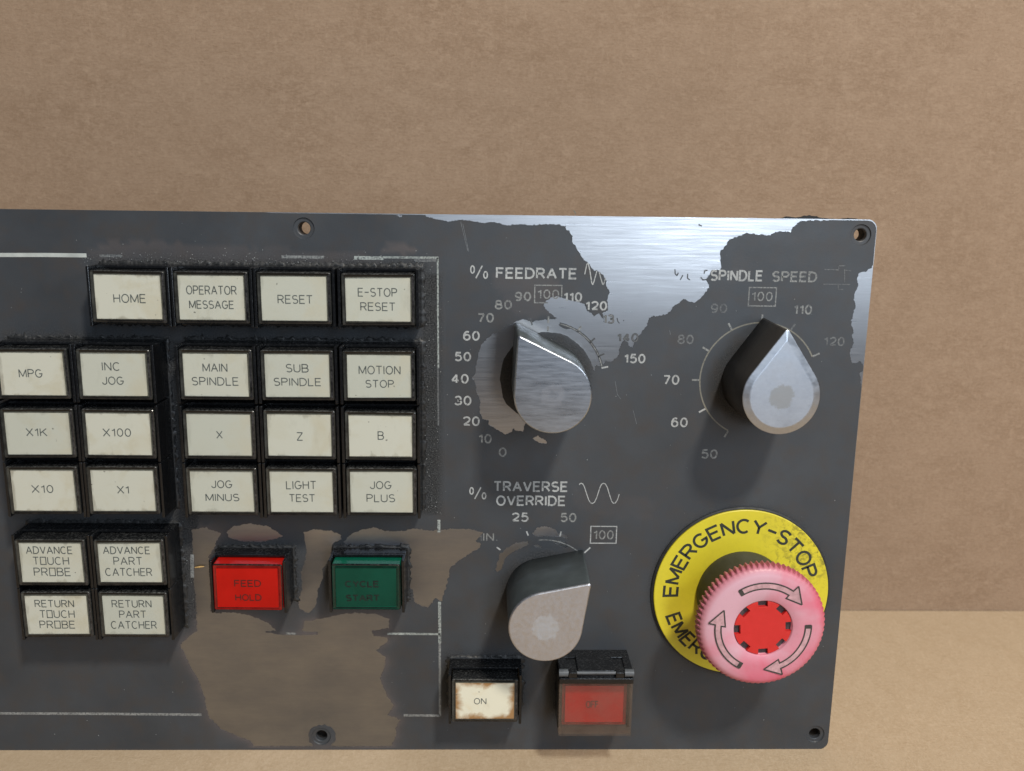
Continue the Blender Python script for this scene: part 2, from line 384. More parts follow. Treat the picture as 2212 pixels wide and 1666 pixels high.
def rag(poly, amp=0.28, step=0.6, seed=0):
    """give an outline the chipped edge of flaking paint"""
    out = []; n = len(poly)
    for i in range(n):
        a = Vector(poly[i]); b = Vector(poly[(i+1) % n]); L = (b-a).length; k = max(1, int(L/step))
        d = (b-a)/max(L, 1e-6); nn = Vector((-d.y, d.x))
        for j in range(k):
            p = a+(b-a)*j/k
            s = noise.noise(Vector((p.x*0.9, p.y*0.9, seed)))*1.0+noise.noise(Vector((p.x*2.6, p.y*2.6, seed+9)))*0.7+noise.noise(Vector((p.x*6.1, p.y*6.1, seed+4)))*0.9
            q = p+nn*s*amp; out.append((q.x, q.y))
    return out
def cdt(outer, loops, classify, grid=None):
    verts = []; edges = []
    for lp in [outer]+loops:
        b = len(verts); verts += [Vector(p) for p in lp]; edges += [(b+i, b+(i+1) % len(lp)) for i in range(len(lp))]
    if grid:
        xs = [p[0] for p in outer]; ys = [p[1] for p in outer]
        x = min(xs)+grid/2
        while x < max(xs):
            y = min(ys)+grid/2
            while y < max(ys): verts.append(Vector((x+random.uniform(-.1, .1), y+random.uniform(-.1, .1)))); y += grid
            x += grid
    r = delaunay_2d_cdt(verts, edges, [], 0, 1e-5)
    V = [(p.x, p.y) for p in r[0]]; F = []
    for f in r[2]:
        cx = sum(V[i][0] for i in f)/len(f); cy = sum(V[i][1] for i in f)/len(f)
        if classify((cx, cy)): F.append(tuple(f))
    used = sorted({i for f in F for i in f}); mp = {o: k for k, o in enumerate(used)}
    return [V[i] for i in used], [tuple(mp[i] for i in f) for f in F]
def slab(name, V, F, w1, w0, mat, parent, back=True):
    """solid of a flat triangulation: front at w1, back at w0"""
    n = len(V); v = [P(a, b, w1) for a, b in V]+[P(a, b, w0) for a, b in V]
    def ccw(f):
        a = sum(V[f[i]][0]*V[f[(i+1) % len(f)]][1]-V[f[(i+1) % len(f)]][0]*V[f[i]][1] for i in range(len(f))); return f if a > 0 else f[::-1]
    FF = [ccw(f) for f in F]; ed = {}
    for f in FF:
        for i in range(len(f)): ed[(f[i], f[(i+1) % len(f)])] = 1
    faces = list(FF)
    if back: faces += [tuple(n+i for i in f[::-1]) for f in FF]
    for (a, b) in ed:
        if (b, a) not in ed: faces.append((b, a, n+a, n+b))
    return mesh_obj(name, v, faces, mat, parent)

HOLES = [(-180.3, 181.6), (-4.95, 181.6), (-180.4, 5.3), (-5.0, 5.9), (-338, 181.6), (-338, 5.3)]
plate_out = rrect(U0, U1, 0, V1, 3.0)
hl = [circ(h, 3.35) for h in HOLES]
PV, PF = cdt(plate_out, hl, lambda p: inside(p, plate_out) and not any((p[0]-h[0])**2+(p[1]-h[1])**2 < 3.33**2 for h in HOLES))
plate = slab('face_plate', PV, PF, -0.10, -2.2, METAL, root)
# rebated seats of the screw holes
for h in HOLES:
    s = MB(); n = 28
    rr = [[P(h[0]+r*math.cos(2*math.pi*i/n), h[1]+r*math.sin(2*math.pi*i/n), ww) for i in range(n)] for r, ww in ((3.34, -0.12), (3.1, -0.42), (2.25, -0.46), (2.0, -0.6), (1.95, -2.2))]
    s.rings(rr, False, False); s.build('screw_hole', PAINT, root)
# gasket behind, with ragged bits showing over the top right edge
def gask(p): return inside(p, gout) and not any((p[0]-h[0])**2+(p[1]-h[1])**2 < 1.9**2 for h in HOLES)
gout = rrect(U0+0.6, U1-0.8, 0.1, V1-0.5, 3.0)
GV, GF = cdt(gout, [circ(h, 1.92, 16) for h in HOLES], gask)
slab('rubber_gasket', GV, GF, -2.25, -6.4, GASKET, root)
bits = pl(D0, [(1676, 474), (1700, 468), (1722, 470), (1738, 466), (1760, 467), (1776, 471), (1800, 473), (1815, 474), (1836, 471), (1860, 474), (1872, 478), (1872, 486), (1676, 484)], -2.5)
bb = rag(bits, 0.22, 0.5, 3); BV, BF = cdt(bb, [], lambda p: inside(p, bb))
slab('gasket_shred', BV, BF, -2.4, -3.4, GASKET, root)

# peeled areas
c43 = lambda a, b: (a+1990.8, b)
big = [(-40, 78), (0, 95), (60, 110), (130, 128), (200, 140), (300, 122), (360, 128), (420, 137), (520, 155), (570, 142), (620, 152), (700, 172), (760, 168), (830, 165), (950, 172), (1050, 165), (1150, 165), (1225, 180),
       (1240, 215), (1255, 225), (1285, 270), (1285, 310), (1295, 345), (1310, 350), (1335, 400), (1365, 450), (1400, 490), (1425, 505), (1450, 540), (1475, 572), (1520, 580), (1560, 610), (1578, 650), (1585, 700), (1610, 760), (1600, 800),
       (1588, 840), (1600, 885), (1590, 925), (1545, 950), (1560, 1000), (1565, 1030), (1545, 985), (1520, 950), (1475, 975), (1450, 950), (1415, 925), (1390, 870), (1340, 852), (1270, 832), (1210, 815), (1150, 800), (1090, 812), (1050, 840), (1030, 880),
       (1065, 930), (1110, 965), (1150, 990), (1120, 1000), (1050, 1003), (980, 1010), (930, 1030), (890, 1010), (830, 1000), (790, 1020), (765, 1030), (700, 1070), (640, 1112), (580, 1130), (530, 1180), (480, 1230), (460, 1290), (450, 1370), (430, 1420), (430, 1480), (400, 1520),
       (430, 1560), (440, 1640), (470, 1714), (470, 1814), (490, 1874), (545, 1894), (550, 1934), (600, 1964), (690, 2014), (750, 1994), (770, 1964), (790, 1984), (850, 1994), (860, 1944), (900, 1850), (1000, 1700),
       (1300, 1500), (1425, 1400), (1450, 1400), (1480, 1450), (1500, 1415), (1548, 1420), (1570, 1370), (1640, 1372), (1690, 1320), (1700, 1260), (1722, 1205), (1745, 1185), (1770, 1200), (1790, 1250), (1815, 1255), (1832, 1210), (1830, 1180), (1870, 1150),
       (1905, 1105), (1940, 1050), (1960, 990)]
big += [c43(*p) for p in [(0, 975), (60, 970), (130, 955), (160, 918), (190, 880), (230, 860), (275, 820), (340, 852), (380, 850), (440, 800), (475, 755), (500, 712), (490, 690), (475, 640), (500, 610), (520, 575), (600, 560), (605, 530), (596, 450), (602, 395), (622, 380), (655, 345), (675, 300), (760, 268),
        (830, 243), (930, 255), (1040, 260), (1080, 238), (1130, 225), (1215, 232), (1240, 190), (1270, 160), (1310, 135), (1400, 128), (1560, 132), (1560, 60)]]
big += [(3500, -100), (1600, -130), (-40, -90)]
def discpoly(cx, cy, r, k=40, sd=0):
    return [(cx+(r+noise.noise(Vector((3*math.cos(6.2832*i/k), 3*math.sin(6.2832*i/k), sd)))*0.8)*math.cos(6.2832*i/k), cy+(r+noise.noise(Vector((3*math.cos(6.2832*i/k), 3*math.sin(6.2832*i/k), sd)))*0.8)*math.sin(6.2832*i/k)) for i in range(k)]
right_peel = [c43(*p) for p in [(1948, 520), (1930, 545), (1890, 575), (1830, 590), (1805, 640), (1812, 700), (1790, 760), (1775, 830), (1792, 880), (1770, 960), (1752, 1040), (1768, 1100), (1758, 1150), (1778, 1205), (1735, 1300), (1762, 1390), (1830, 1368), (1862, 1410), (1868, 1450), (1828, 1475), (1835, 1595), (1990, 1610), (2100, 500)]]
low = [(414, 1144), (445, 1141), (478, 1152), (468, 1168), (462, 1185), (450, 1205), (452, 1240), (456, 1290), (455, 1322), (470, 1325), (502, 1323), (539, 1329), (560, 1338), (581, 1346), (596, 1363), (573, 1366), (613, 1371), (686, 1369), (660, 1366), (652, 1363), (658, 1343), (709, 1334), (743, 1326), (772, 1324), (814, 1327), (840, 1337), (841, 1357),
       (803, 1364), (808, 1374), (837, 1377), (837, 1388), (811, 1405), (834, 1420), (831, 1440), (821, 1465), (826, 1482), (837, 1505), (851, 1525), (837, 1544), (865, 1556), (854, 1573), (856, 1590), (848, 1607), (848, 1613), (800, 1613), (700, 1613), (600, 1613), (545, 1613), (548, 1612), (542, 1601), (511, 1590), (477, 1576), (454, 1553), (445, 1533), (442, 1505), (426, 1465), (408, 1434),
       (389, 1393), (408, 1376), (425, 1363), (423, 1300), (418, 1249), (416, 1200)]
island_strip = [(573, 1364), (596, 1366), (640, 1366), (686, 1366), (686, 1371), (640, 1372), (600, 1371)]
mid_blob = [(655, 1150), (680, 1143), (715, 1147), (735, 1155), (738, 1165), (718, 1175), (715, 1200), (700, 1225), (695, 1230), (698, 1249), (686, 1278), (684, 1306), (667, 1326), (647, 1315), (644, 1298), (652, 1272), (650, 1235), (658, 1218), (662, 1190)]
top_blob = [(488, 1150), (505, 1137), (540, 1131), (575, 1136), (600, 1150), (611, 1158), (598, 1164), (560, 1172), (520, 1170), (495, 1162)]
right_blob = [(743, 1171), (757, 1156), (782, 1144), (806, 1140), (831, 1146), (860, 1149), (892, 1142), (929, 1146), (970, 1143), (1020, 1144), (1044, 1151), (1027, 1169), (1041, 1176), (1030, 1188), (1008, 1200), (990, 1213), (973, 1226), (967, 1258), (953, 1300), (941, 1292), (925, 1315), (896, 1303), (891, 1275), (879, 1263), (882, 1221), (882, 1195), (868, 1178), (800, 1180), (750, 1181)]
PEEL = [pl(T3, big), pl(T3, right_peel), pl(D0, low), pl(D0, mid_blob), pl(D0, top_blob), pl(D0, right_blob),
        pl(M3, [(930, 1385), (980, 1330), (1060, 1320), (1130, 1350), (1160, 1380), (1230, 1400), (1245, 1435), (1170, 1415), (1080, 1410), (980, 1415)]),
        pl(M3, [(618, 1659), (640, 1580), (700, 1520), (780, 1470), (890, 1455), (900, 1480), (850, 1510), (760, 1550), (690, 1600), (650, 1665), (632, 1690)]),
        pl(M3, [(940, 1490), (975, 1482), (1015, 1500), (1010, 1515), (960, 1512)]),
        pl(M3, [(1110, 1450), (1200, 1448), (1265, 1500), (1230, 1515), (1140, 1480)]),
        pl(B3, [(560, 10), (612, 0), (585, 80), (572, 130), (540, 158), (520, 130), (540, 90)]),
        pl(M3, [(935, 550), (975, 528), (1050, 560), (1058, 588), (1000, 590)]),
        pl(T2, [(1500, 88), (1530, 82), (1555, 90), (1530, 100)])]
top_cut = V1-0.06
ISL = [discpoly(-103.5, 134.5, 15.2, 44, 2), rag(circ((-180.2, 5.2), 4.7), 0.8, 0.6, 77), pl(D0, island_strip)]
# the ring that stays under the printed dial arc
arcR = 18.3
ring_isl = arc(-103.5, 134.5, arcR+0.45, arcR+0.45, 12, 78, 40)+arc(-103.5, 134.5, arcR-0.35, arcR-0.35, 78, 12, 40)
ISL.append(ring_isl)
ISL.append(pl(T3, [(1160, 1045), (1240, 1060), (1270, 1085), (1230, 1090), (1175, 1065)]))
PEELr = [rag(p, 0.30, 0.30, 1.7*i) for i, p in enumerate(PEEL)]
ISLr = [rag(p, 0.10, 0.5, 40+i) for i, p in enumerate(ISL)]
film_out = arc(U1-3.1, 3.0, 3, 3, -90, 0, 6)+arc(U1-3.15, V1-3.3, 3, 3, 0, 90, 6)+[(-190, V1-.22), (-192, V1-.03), (U0+3, V1-.03), (U0, V1-3), (U0, 0)]
def clampf(lp):
    o = []
    for a, b in lp: o.append((min(max(a, U0-3), U1+3), min(max(b, -3), V1+3)))
    return o
PEELr = [clampf(p) for p in PEELr]
def is_paint(p):
    if not inside(p, film_out): return False
    if any((p[0]-h[0])**2+(p[1]-h[1])**2 < 3.33**2 for h in HOLES): return False
    if any(inside(p, q) for q in ISLr): return True
    return not any(inside(p, q) for q in PEELr)
FV, FF = cdt(film_out, PEELr+ISLr+hl, is_paint, 1.6)
film = slab('paint_layer', FV, FF, 0.0, -0.10, PAINT, root, back=False)

# ---- grime and stain, vertex by vertex
BTN = {}
rows = {1: 160.9, 2: 137.0, 3: 118.0, 4: 99.5, 5: 75.3, 6: 57.0}
def add(key, u, v): BTN[key] = (u, v)
for k, u in (('home', -231.4), ('operator', -206.4), ('reset', -181.5), ('estop', -156.1)): add(k, u, rows[1])
for k, u in (('mpg', -262.3), ('inc', -237.5), ('main', -206.4), ('sub', -181.4), ('motion', -156.1)): add(k, u, rows[2])
for k, u in (('x1k', -262.3), ('x100', -237.5), ('x', -206.4), ('z', -181.4), ('b', -156.1)): add(k, u, rows[3])
for k, u in (('x10', -262.3), ('x1', -237.5), ('jogm', -206.4), ('light', -181.4), ('jogp', -156.1)): add(k, u, rows[4])
for k, u in (('adt', -262.1), ('adp', -237.3)): add(k, u, rows[5])
for k, u in (('ret', -262.1), ('rep', -237.3)): add(k, u, rows[6])
add('feed', -200.0, 66.7); add('cycle', -161.6, 66.9); add('on', -122.7, 26.3); add('off', -85.6, 24.0)
HW, HH = 12.4, 9.2
def dbox(p, c): 
    dx = max(abs(p[0]-c[0])-HW, 0); dy = max(abs(p[1]-c[1])-HH, 0); return math.hypot(dx, dy)
stain_polys = [(pl(T2, [(1370, 400), (1410, 340), (1450, 320), (1560, 330), (1640, 350), (1680, 400), (1690, 440), (1600, 455), (1500, 430), (1380, 425)]), 0.9),
               (pl(D0, [(190, 545), (215, 525), (300, 520), (420, 530), (560, 535), (760, 545), (830, 555), (830, 572), (500, 572), (200, 575)]), 0.45),
               (pl(T3, [(560, 620), (700, 600), (1180, 640), (1180, 960), (900, 1000), (700, 900), (620, 760)]), 0.35),
               (pl(M3, [(1300, 1000), (2000, 1080), (1980, 1250), (1700, 1250), (1300, 1150)]), 0.15)]
dials = [(-103.5, 134.5), (-34.5, 134.4), (-103.2, 60.7)]
low_uv = pl(D0, low)
def seg_d(p, a, b):
    dx, dy = b[0]-a[0], b[1]-a[1]; t = max(0, min(1, ((p[0]-a[0])*dx+(p[1]-a[1])*dy)/(dx*dx+dy*dy+1e-9)))
    return math.hypot(p[0]-a[0]-t*dx, p[1]-a[1]-t*dy)
ga = film.data.attributes.new('grime', 'FLOAT', 'POINT'); sa = film.data.attributes.new('stain', 'FLOAT', 'POINT')
gv = []; sv = []
for v in film.data.vertices:
    p = (v.co.x/MM, v.co.z/MM)
    d = min(dbox(p, c) for c in BTN.values())
    g = math.exp(-d/1.9)
    if -143.8 < p[0] < -137.2 and 88 < p[1] < 168: g = max(g, 0.85*min(1, max(0, (-136.8-p[0])/2.0)))
    if -230 < p[0] < -219 and 50 < p[1] < 146: g = max(g, 0.8)
    if 169 < p[1] < 174.0 and -248 < p[0] < -143: g = max(g, 0.5*(1-(p[1]-169)/5.0)+0.1)
    de = math.hypot(p[0]+35.6, p[1]-60.5)
    if de < 34: g = max(g, 0.75*math.exp(-max(de-30, 0)/1.2))
    for c in dials:
        r = math.hypot(p[0]-c[0], p[1]-c[1]); g = max(g, 0.55*max(0, min(1, (15.8-r)/2)))
    gv.append(min(1, g))
    s = 0.0
    for q, a in stain_polys:
        if inside((p[0]+noise.noise(Vector((p[0]*.5, p[1]*.5, 0))), p[1]+noise.noise(Vector((p[0]*.5, p[1]*.5, 5)))), q): s = max(s, a)
    if p[1] < 84 and p[0] < -118:
        dd = min(seg_d(p, low_uv[i], low_uv[i-1]) for i in range(len(low_uv)))
        s = max(s, math.exp(-dd/1.6)*0.9)
    sv.append(min(1, s))
ga.data.foreach_set('value', gv); sa.data.foreach_set('value', sv)

# ------------------------------------------------------------------ lettering (stroke alphabet, cap height 1)
def A_(*p): return list(p)
G = {}
G['A'] = (.72, [A_((0, 0), (.36, 1), (.72, 0)), A_((.13, .35), (.59, .35))])
G['B'] = (.60, [A_((0, .52), (.36, .52))+arc(.36, .76, .21, .24, -90, 90, 8)[1:]+A_((0, 1), (0, 0), (.36, 0))+arc(.38, .26, .24, .26, -90, 90, 8)[1:]])
G['C'] = (.68, [arc(.35, .5, .35, .5, 48, 312, 22)])
G['D'] = (.66, [A_((0, 0), (0, 1), (.26, 1))+arc(.26, .5, .40, .5, 90, -90, 14)[1:]+A_((0, 0))])
G['E'] = (.56, [A_((.56, 1), (0, 1), (0, 0), (.56, 0)), A_((0, .53), (.50, .53))])
G['F'] = (.54, [A_((.54, 1), (0, 1), (0, 0)), A_((0, .53), (.46, .53))])
G['G'] = (.70, [arc(.35, .5, .35, .5, 48, 350, 24)+A_((.70, .46), (.38, .46))])
G['H'] = (.62, [A_((0, 0), (0, 1)), A_((.62, 0), (.62, 1)), A_((0, .52), (.62, .52))])
G['I'] = (.04, [A_((.02, 0), (.02, 1))])
G['J'] = (.46, [A_((.46, 1), (.46, .26))+arc(.23, .26, .23, .26, 0, -180, 12)[1:]])
G['K'] = (.60, [A_((0, 0), (0, 1)), A_((.58, 1), (0, .38)), A_((.2, .6), (.60, 0))])
G['L'] = (.50, [A_((0, 1), (0, 0), (.50, 0))])
G['M'] = (.76, [A_((0, 0), (0, 1), (.38, .08), (.76, 1), (.76, 0))])
G['N'] = (.62, [A_((0, 0), (0, 1), (.62, 0), (.62, 1))])
G['O'] = (.72, [arc(.36, .5, .36, .5, 90, 450, 26)])
G['Q'] = (.60, [A_((0, 0), (.60, 0), (.60, 1), (0, 1), (0, 0))])          # square O of the stencil
G['P'] = (.58, [A_((0, 0), (0, 1), (.32, 1))+arc(.32, .74, .26, .26, 90, -90, 10)[1:]+A_((0, .48))])
G['R'] = (.62, [A_((0, 0), (0, 1), (.32, 1))+arc(.32, .74, .27, .26, 90, -90, 10)[1:]+A_((0, .48)), A_((.33, .48), (.62, 0))])
G['S'] = (.58, [arc(.29, .75, .27, .25, 35, 180, 9)+arc(.29, .75, .27, .25, 180, 265, 5)[1:]+arc(.29, .26, .29, .26, 82, -145, 16)])
G['T'] = (.62, [A_((0, 1), (.62, 1)), A_((.31, 1), (.31, 0))])
G['U'] = (.62, [A_((0, 1), (0, .3))+arc(.31, .3, .31, .3, 180, 360, 14)[1:]+A_((.62, 1))])
G['V'] = (.66, [A_((0, 1), (.33, 0), (.66, 1))])
G['X'] = (.60, [A_((0, 0), (.60, 1)), A_((0, 1), (.60, 0))])
G['Y'] = (.62, [A_((0, 1), (.31, .5), (.62, 1)), A_((.31, .5), (.31, 0))])
G['Z'] = (.60, [A_((0, 1), (.60, 1), (0, 0), (.60, 0))])
G['-'] = (.50, [A_((0, .5), (.50, .5))])
G['.'] = (.10, [A_((.05, 0), (.05, .12))])
G[' '] = (.35, [])
G['0'] = (.50, [arc(.25, .5, .25, .5, 90, 450, 22)])
G['1'] = (.26, [A_((0, .76), (.20, .84), (.24, 1), (.24, 0))])
G['2'] = (.50, [arc(.25, .72, .25, .28, 165, -20, 12)+A_((.44, .5), (.03, .06), (.52, .06))])
G['3'] = (.50, [arc(.24, .74, .22, .26, 160, -85, 12)+arc(.24, .27, .26, .27, 85, -160, 14)])
G['4'] = (.54, [A_((.54, .27), (0, .27), (.38, 1), (.38, 0))])
G['5'] = (.50, [A_((.46, 1), (.10, 1), (.04, .52))+arc(.24, .33, .26, .33, 125, -150, 16)])
G['6'] = (.50, [arc(.25, .32, .24, .32, 90, 450, 20), arc(.29, .45, .28, .55, 62, 182, 10)])
G['7'] = (.48, [A_((0, .96), (.48, .96), (.16, 0))])
G['8'] = (.50, [arc(.25, .76, .20, .24, 90, 450, 18), arc(.25, .27, .25, .27, 90, 450, 20)])
G['9'] = (.50, [arc(.25, .68, .24, .32, 90, 450, 20), arc(.21, .55, .28, .55, -118, 2, 10)])
def text_polys(txt, gap=0.22):
    x = 0; out = []
    for ch in txt:
        wd, st = G[ch]
        for s in st: out.append([(x+a, b) for a, b in s])
        x += wd+gap
    return out, x-gap
def fit_text(mb, txt, box, ww, t, gap=0.22):
    """box = (u0, v0, u1, v1) in mm: the strokes' outer edges fill it"""
    u0, v0, u1, v1 = box; pol, wd = text_polys(txt, gap)
    u0 += t/2; u1 -= t/2; v0 += t/2; v1 -= t/2
    sx = (u1-u0)/wd if wd > 0.1 else (v1-v0); sy = v1-v0
    for i, s in enumerate(pol): mb.ribbon([(u0+a*sx, v0+b*sy) for a, b in s], t, ww+0.007*(i % 3))
def tbox(f, x0, x1, y0, y1, ww):
    ym = (y0+y1)/2
    a = at(*f(x0, ym), ww); b = at(*f(x1, ym), ww); tp = at(*f((x0+x1)/2, y0), ww); bt = at(*f((x0+x1)/2, y1), ww)
    return (a[0], bt[1], b[0], tp[1])

# ------------------------------------------------------------------ push buttons
def housing_mesh():
    s = MB()
    s.box(-HW+.06, HW-.06, -HH+.05, HH-.05, -0.05, 5.2)
    o = s.build('tmp', BLACK); bevel(o, 0.35); 
    s2 = MB()
    for sx in (-1, 1):
        a, b = sorted((sx*11.42, sx*12.3)); s2.box(a, b, -HH+.12, HH-.12, 5.1, 11.2)
    for sy in (-1, 1):
        a, b = sorted((sy*8.25, sy*9.1)); s2.box(-11.44, 11.44, a, b, 5.12, 6.2)
    o2 = s2.build('tmp', BLACK); bevel(o2, 0.18)
    bm = bmesh.new(); bm.from_mesh(o.data); bm.from_mesh(o2.data)
    me = bpy.data.meshes.new('push_button'); bm.to_mesh(me); bm.free(); me.materials.append(BLACK)
    for q in (o, o2): bpy.data.objects.remove(q)
    return me
def rr3(hw, hh, r, ww, cu=0, cv=0, n=4):
    return [P(a+cu, b+cv, ww) for a, b in rrect(-hw, hw, -hh, hh, r, n)]
def cap_mesh(mats, name):
    """moulded cap: dusty outer rim in highlight grey, dark glossy channel seen through the clear edge, fine lip round the label"""
    s = MB(); lw, lh = 9.9, 6.75
    prof = [(11.2, 7.95, .6, 5.3), (11.15, 7.9, .6, 11.2), (11.08, 7.83, .55, 11.6), (10.92, 7.68, .5, 11.75), (10.84, 7.6, .45, 11.5), (10.1, 6.95, .35, 11.4), (10.0, 6.86, .3, 11.85), (lw, lh, .25, 11.85), (lw-.05, lh-.05, .25, 11.5)]
    s.rings([rr3(*p) for p in prof], True, False)
    n = len(rr3(1, 1, .1, 0)); fm = []
    for k in range(len(prof)-1): fm += [1 if k in (3, 4) else (2 if k in (5, 6) else (3 if k in (1, 2) else 0))]*n
    fm.append(0)
    o = mesh_obj(name, s.v, s.f, None, mats=mats, fmat=fm); me = o.data
    bpy.data.objects.remove(o); return me
def label_mesh(mat, name, dx=0.0, dy=-0.0):
    s = MB(); s.rings([rr3(9.86, 6.72, .22, 11.4), rr3(9.84, 6.7, .2, 11.72)], True, True)
    o = s.build(name, mat); me = o.data; bpy.data.objects.remove(o); return me
HM = housing_mesh()
CM = {'white': cap_mesh([CAPF, CHANNEL, LIP, RIM], 'cap'), 'red': cap_mesh([RED, RED_E, RED_D, CAPF], 'cap_red'), 'green': cap_mesh([GREEN, GREEN_E, GREEN_D, CAPF], 'cap_green')}
LM = {'white': label_mesh(LABEL, 'label_plate'), 'red': label_mesh(RED_IN, 'label_plate_red'), 'green': label_mesh(GREEN_IN, 'label_plate_green'), 'on': label_mesh(LABEL_ON, 'label_plate_on')}
LW = 11.76
def link(name, me, parent, loc=(0, 0, 0)):
    o = bpy.data.objects.new(name, me); COL.objects.link(o); o.parent = parent; o.location = loc; return o
def button(key, label, lines, capk='white', labk='white', ink=INK, t=0.30):
    u, v = BTN[key]
    h = link('push_button', HM, root, (u*MM, 0, v*MM)); h['label'] = label
    jit = random.uniform(-.15, .15)
    c = link('cap', CM[capk], h, (0, -jit*MM, 0)); c.rotation_euler = (random.uniform(-.012, .012), random.uniform(-.010, .010), random.uniform(-.012, .012))
    lb = link('label_plate', LM[labk], h, (0, -jit*MM, 0))
    s = MB()
    for ln in lines:
        bx = tbox(ln[1], ln[2], ln[3], ln[4], ln[5], LW)
        fit_text(s, ln[0], (bx[0]-u, bx[1]-v, bx[2]-u, bx[3]-v), LW+jit, t)
    if s.v: s.build('legend', ink, h)
    return h
button('home', 'white button reading HOME', [('HOME', T1, 997, 1285, 778, 858)])
button('operator', 'white button reading OPERATOR MESSAGE', [('OPERATOR', T1, 1638, 2085, 705, 785), ('MESSAGE', T1, 1665, 2062, 835, 910)])
button('reset', 'white button reading RESET', [('RESET', T2, 455, 765, 787, 865)])
button('estop', 'white button reading E-STOP RESET', [('E-STOP', T2, 1162, 1510, 725, 803), ('RESET', T2, 1185, 1495, 852, 928)])
button('mpg', 'white button reading MPG, cut by the left edge', [('MPG', T1, 165, 375, 1440, 1515)])
button('inc', 'white button reading INC JOG', [('INC', T1, 897, 1062, 1378, 1455), ('JOG', T1, 900, 1092, 1505, 1578)])
button('main', 'white button reading MAIN SPINDLE', [('MAIN', T1, 1785, 2005, 1388, 1465), ('SPINDLE', T1, 1690, 2105, 1510, 1585)])
button('sub', 'white button reading SUB SPINDLE', [('SUB', T2, 527, 727, 1395, 1470), ('SPINDLE', T2, 420, 840, 1518, 1590)])
button('motion', 'white button reading MOTION STOP', [('MOTION', T2, 1170, 1540, 1410, 1487), ('STOP', T2, 1230, 1482, 1535, 1605)])
button('x1k', 'white button reading X1K', [('X1K', M1, 230, 418, 455, 528)])
button('x100', 'white button reading X100', [('X100', M1, 905, 1155, 458, 532)])
button('x', 'white button reading X', [('X', M1, 1905, 1962, 480, 550)])
button('z', 'white button reading Z', [('Z', M2, 623, 680, 492, 567)])
button('b', 'white button reading B', [('B', M2, 1337, 1392, 485, 560)])
button('x10', 'white button reading X10', [('X10', M1, 277, 470, 957, 1028)])
button('x1', 'white button reading X1', [('X1', M1, 1030, 1137, 965, 1035)])
button('jogm', 'white button reading JOG MINUS', [('JOG', M1, 1862, 2047, 915, 985), ('MINUS', M1, 1812, 2110, 1033, 1100)])
button('light', 'white button reading LIGHT TEST', [('LIGHT', M2, 530, 798, 920, 995), ('TEST', M2, 557, 787, 1037, 1107)])
button('jogp', 'white button reading JOG PLUS', [('JOG', M2, 1270, 1460, 922, 993), ('PLUS', M2, 1240, 1492, 1037, 1108)])
button('adt', 'white button reading ADVANCE TOUCH PROBE', [('ADVANCE', M1, 228, 640, 1497, 1565), ('TQUCH', B1, 250, 527, 35, 97), ('PRQBE', B1, 258, 540, 118, 182)])
button('adp', 'white button reading ADVANCE PART CATCHER', [('ADVANCE', M1, 905, 1322, 1500, 1568), ('PART', B1, 862, 1083, 38, 100), ('CATCHER', B1, 800, 1158, 122, 184)])
button('ret', 'white button reading RETURN TOUCH PROBE', [('RETURN', B1, 262, 563, 365, 422), ('TQUCH', B1, 300, 568, 443, 503), ('PRQBE', B1, 300, 572, 523, 583)])
button('rep', 'white button reading RETURN PART CATCHER', [('RETURN', B1, 848, 1152, 367, 425), ('PART', B1, 905, 1113, 447, 505), ('CATCHER', B1, 843, 1193, 527, 587)])
button('feed', 'red button reading FEED HOLD', [('FEED', FZ, 670, 1140, 708, 828), ('HOLD', FZ, 690, 1150, 955, 1072)], 'red', 'red', REDINK, 0.34)
button('cycle', 'green button reading CYCLE START', [('CYCLE', CZ, 425, 1040, 830, 950), ('START', CZ, 440, 1050, 1080, 1200)], 'green', 'green', GREENINK, 0.48)
button('on', 'yellowed white button reading ON', [('ON', B3, 360, 455, 1112, 1160)], 'white', 'on', INK, 0.26)

# ---- guarded off button
def m_smoke():
    mt, nt, b = new_mat('smoky_cover'); n = N(nt)
    x = n.noise(900, 4, 0.7); y = n.noise(60, 4, 0.6)
    tr = nt.nodes.new('ShaderNodeBsdfTransparent'); tr.inputs[0].default_value = (0.97, 0.93, 0.89, 1)
    b.inputs['Base Color'].default_value = (0.22, 0.18, 0.15, 1); b.inputs['Roughness'].default_value = 0.3
    mx = nt.nodes.new('ShaderNodeMixShader')
    f = n.math('ADD', n.ramp(x, 0.3, 0.7, 0.07, 0.16), n.ramp(y, 0.35, 0.7, 0.0, 0.12), True)
    n.link(f, mx.inputs[0]); n.link(tr.outputs[0], mx.inputs[1]); n.link(b.outputs[0], mx.inputs[2])
    out = [q for q in nt.nodes if q.type == 'OUTPUT_MATERIAL'][0]; n.link(mx.outputs[0], out.inputs[0])
    return mt
SMOKE = m_smoke()
ou, ov = -85.9, 25.1
offb = link('push_button', HM, root, (ou*MM, 0, ov*MM)); offb['label'] = 'red button under a smoky hinged cover'
link('cap', CM['red'], offb); link('label_plate', label_mesh(m_plain('red_insert_bright', (0.56, 0.022, 0.016), 0.4, 0.1, 100, 0.03, spec=0.2), 'label_plate_covered'), offb)
s = MB()
fit_text(s, 'OFF', (-2.9, -1.6, 1.6, 1.2), 11.76, 0.5)
s.build('legend', m_print('rubbed_red_ink', (0.08, 0.02, 0.016), (0.30, 0.02, 0.014), 0.30, 0.55, 0.1), offb)
s = MB()
s.box(-12.3, 12.3, 8.3, 13.6, 0, 5.0); s.box(-12.3, 12.3, 8.2, 13.0, 4.9, 12.4); s.box(-6.2, 6.2, 9.0, 13.9, 4.0, 14.4); s.box(-12.3, -9.6, 9.6, 13.5, 4.0, 13.6); s.box(9.6, 12.3, 9.6, 13.5, 4.0, 13.6)
bevel(s.build('hinge_bracket', BLACK, offb), 0.3)
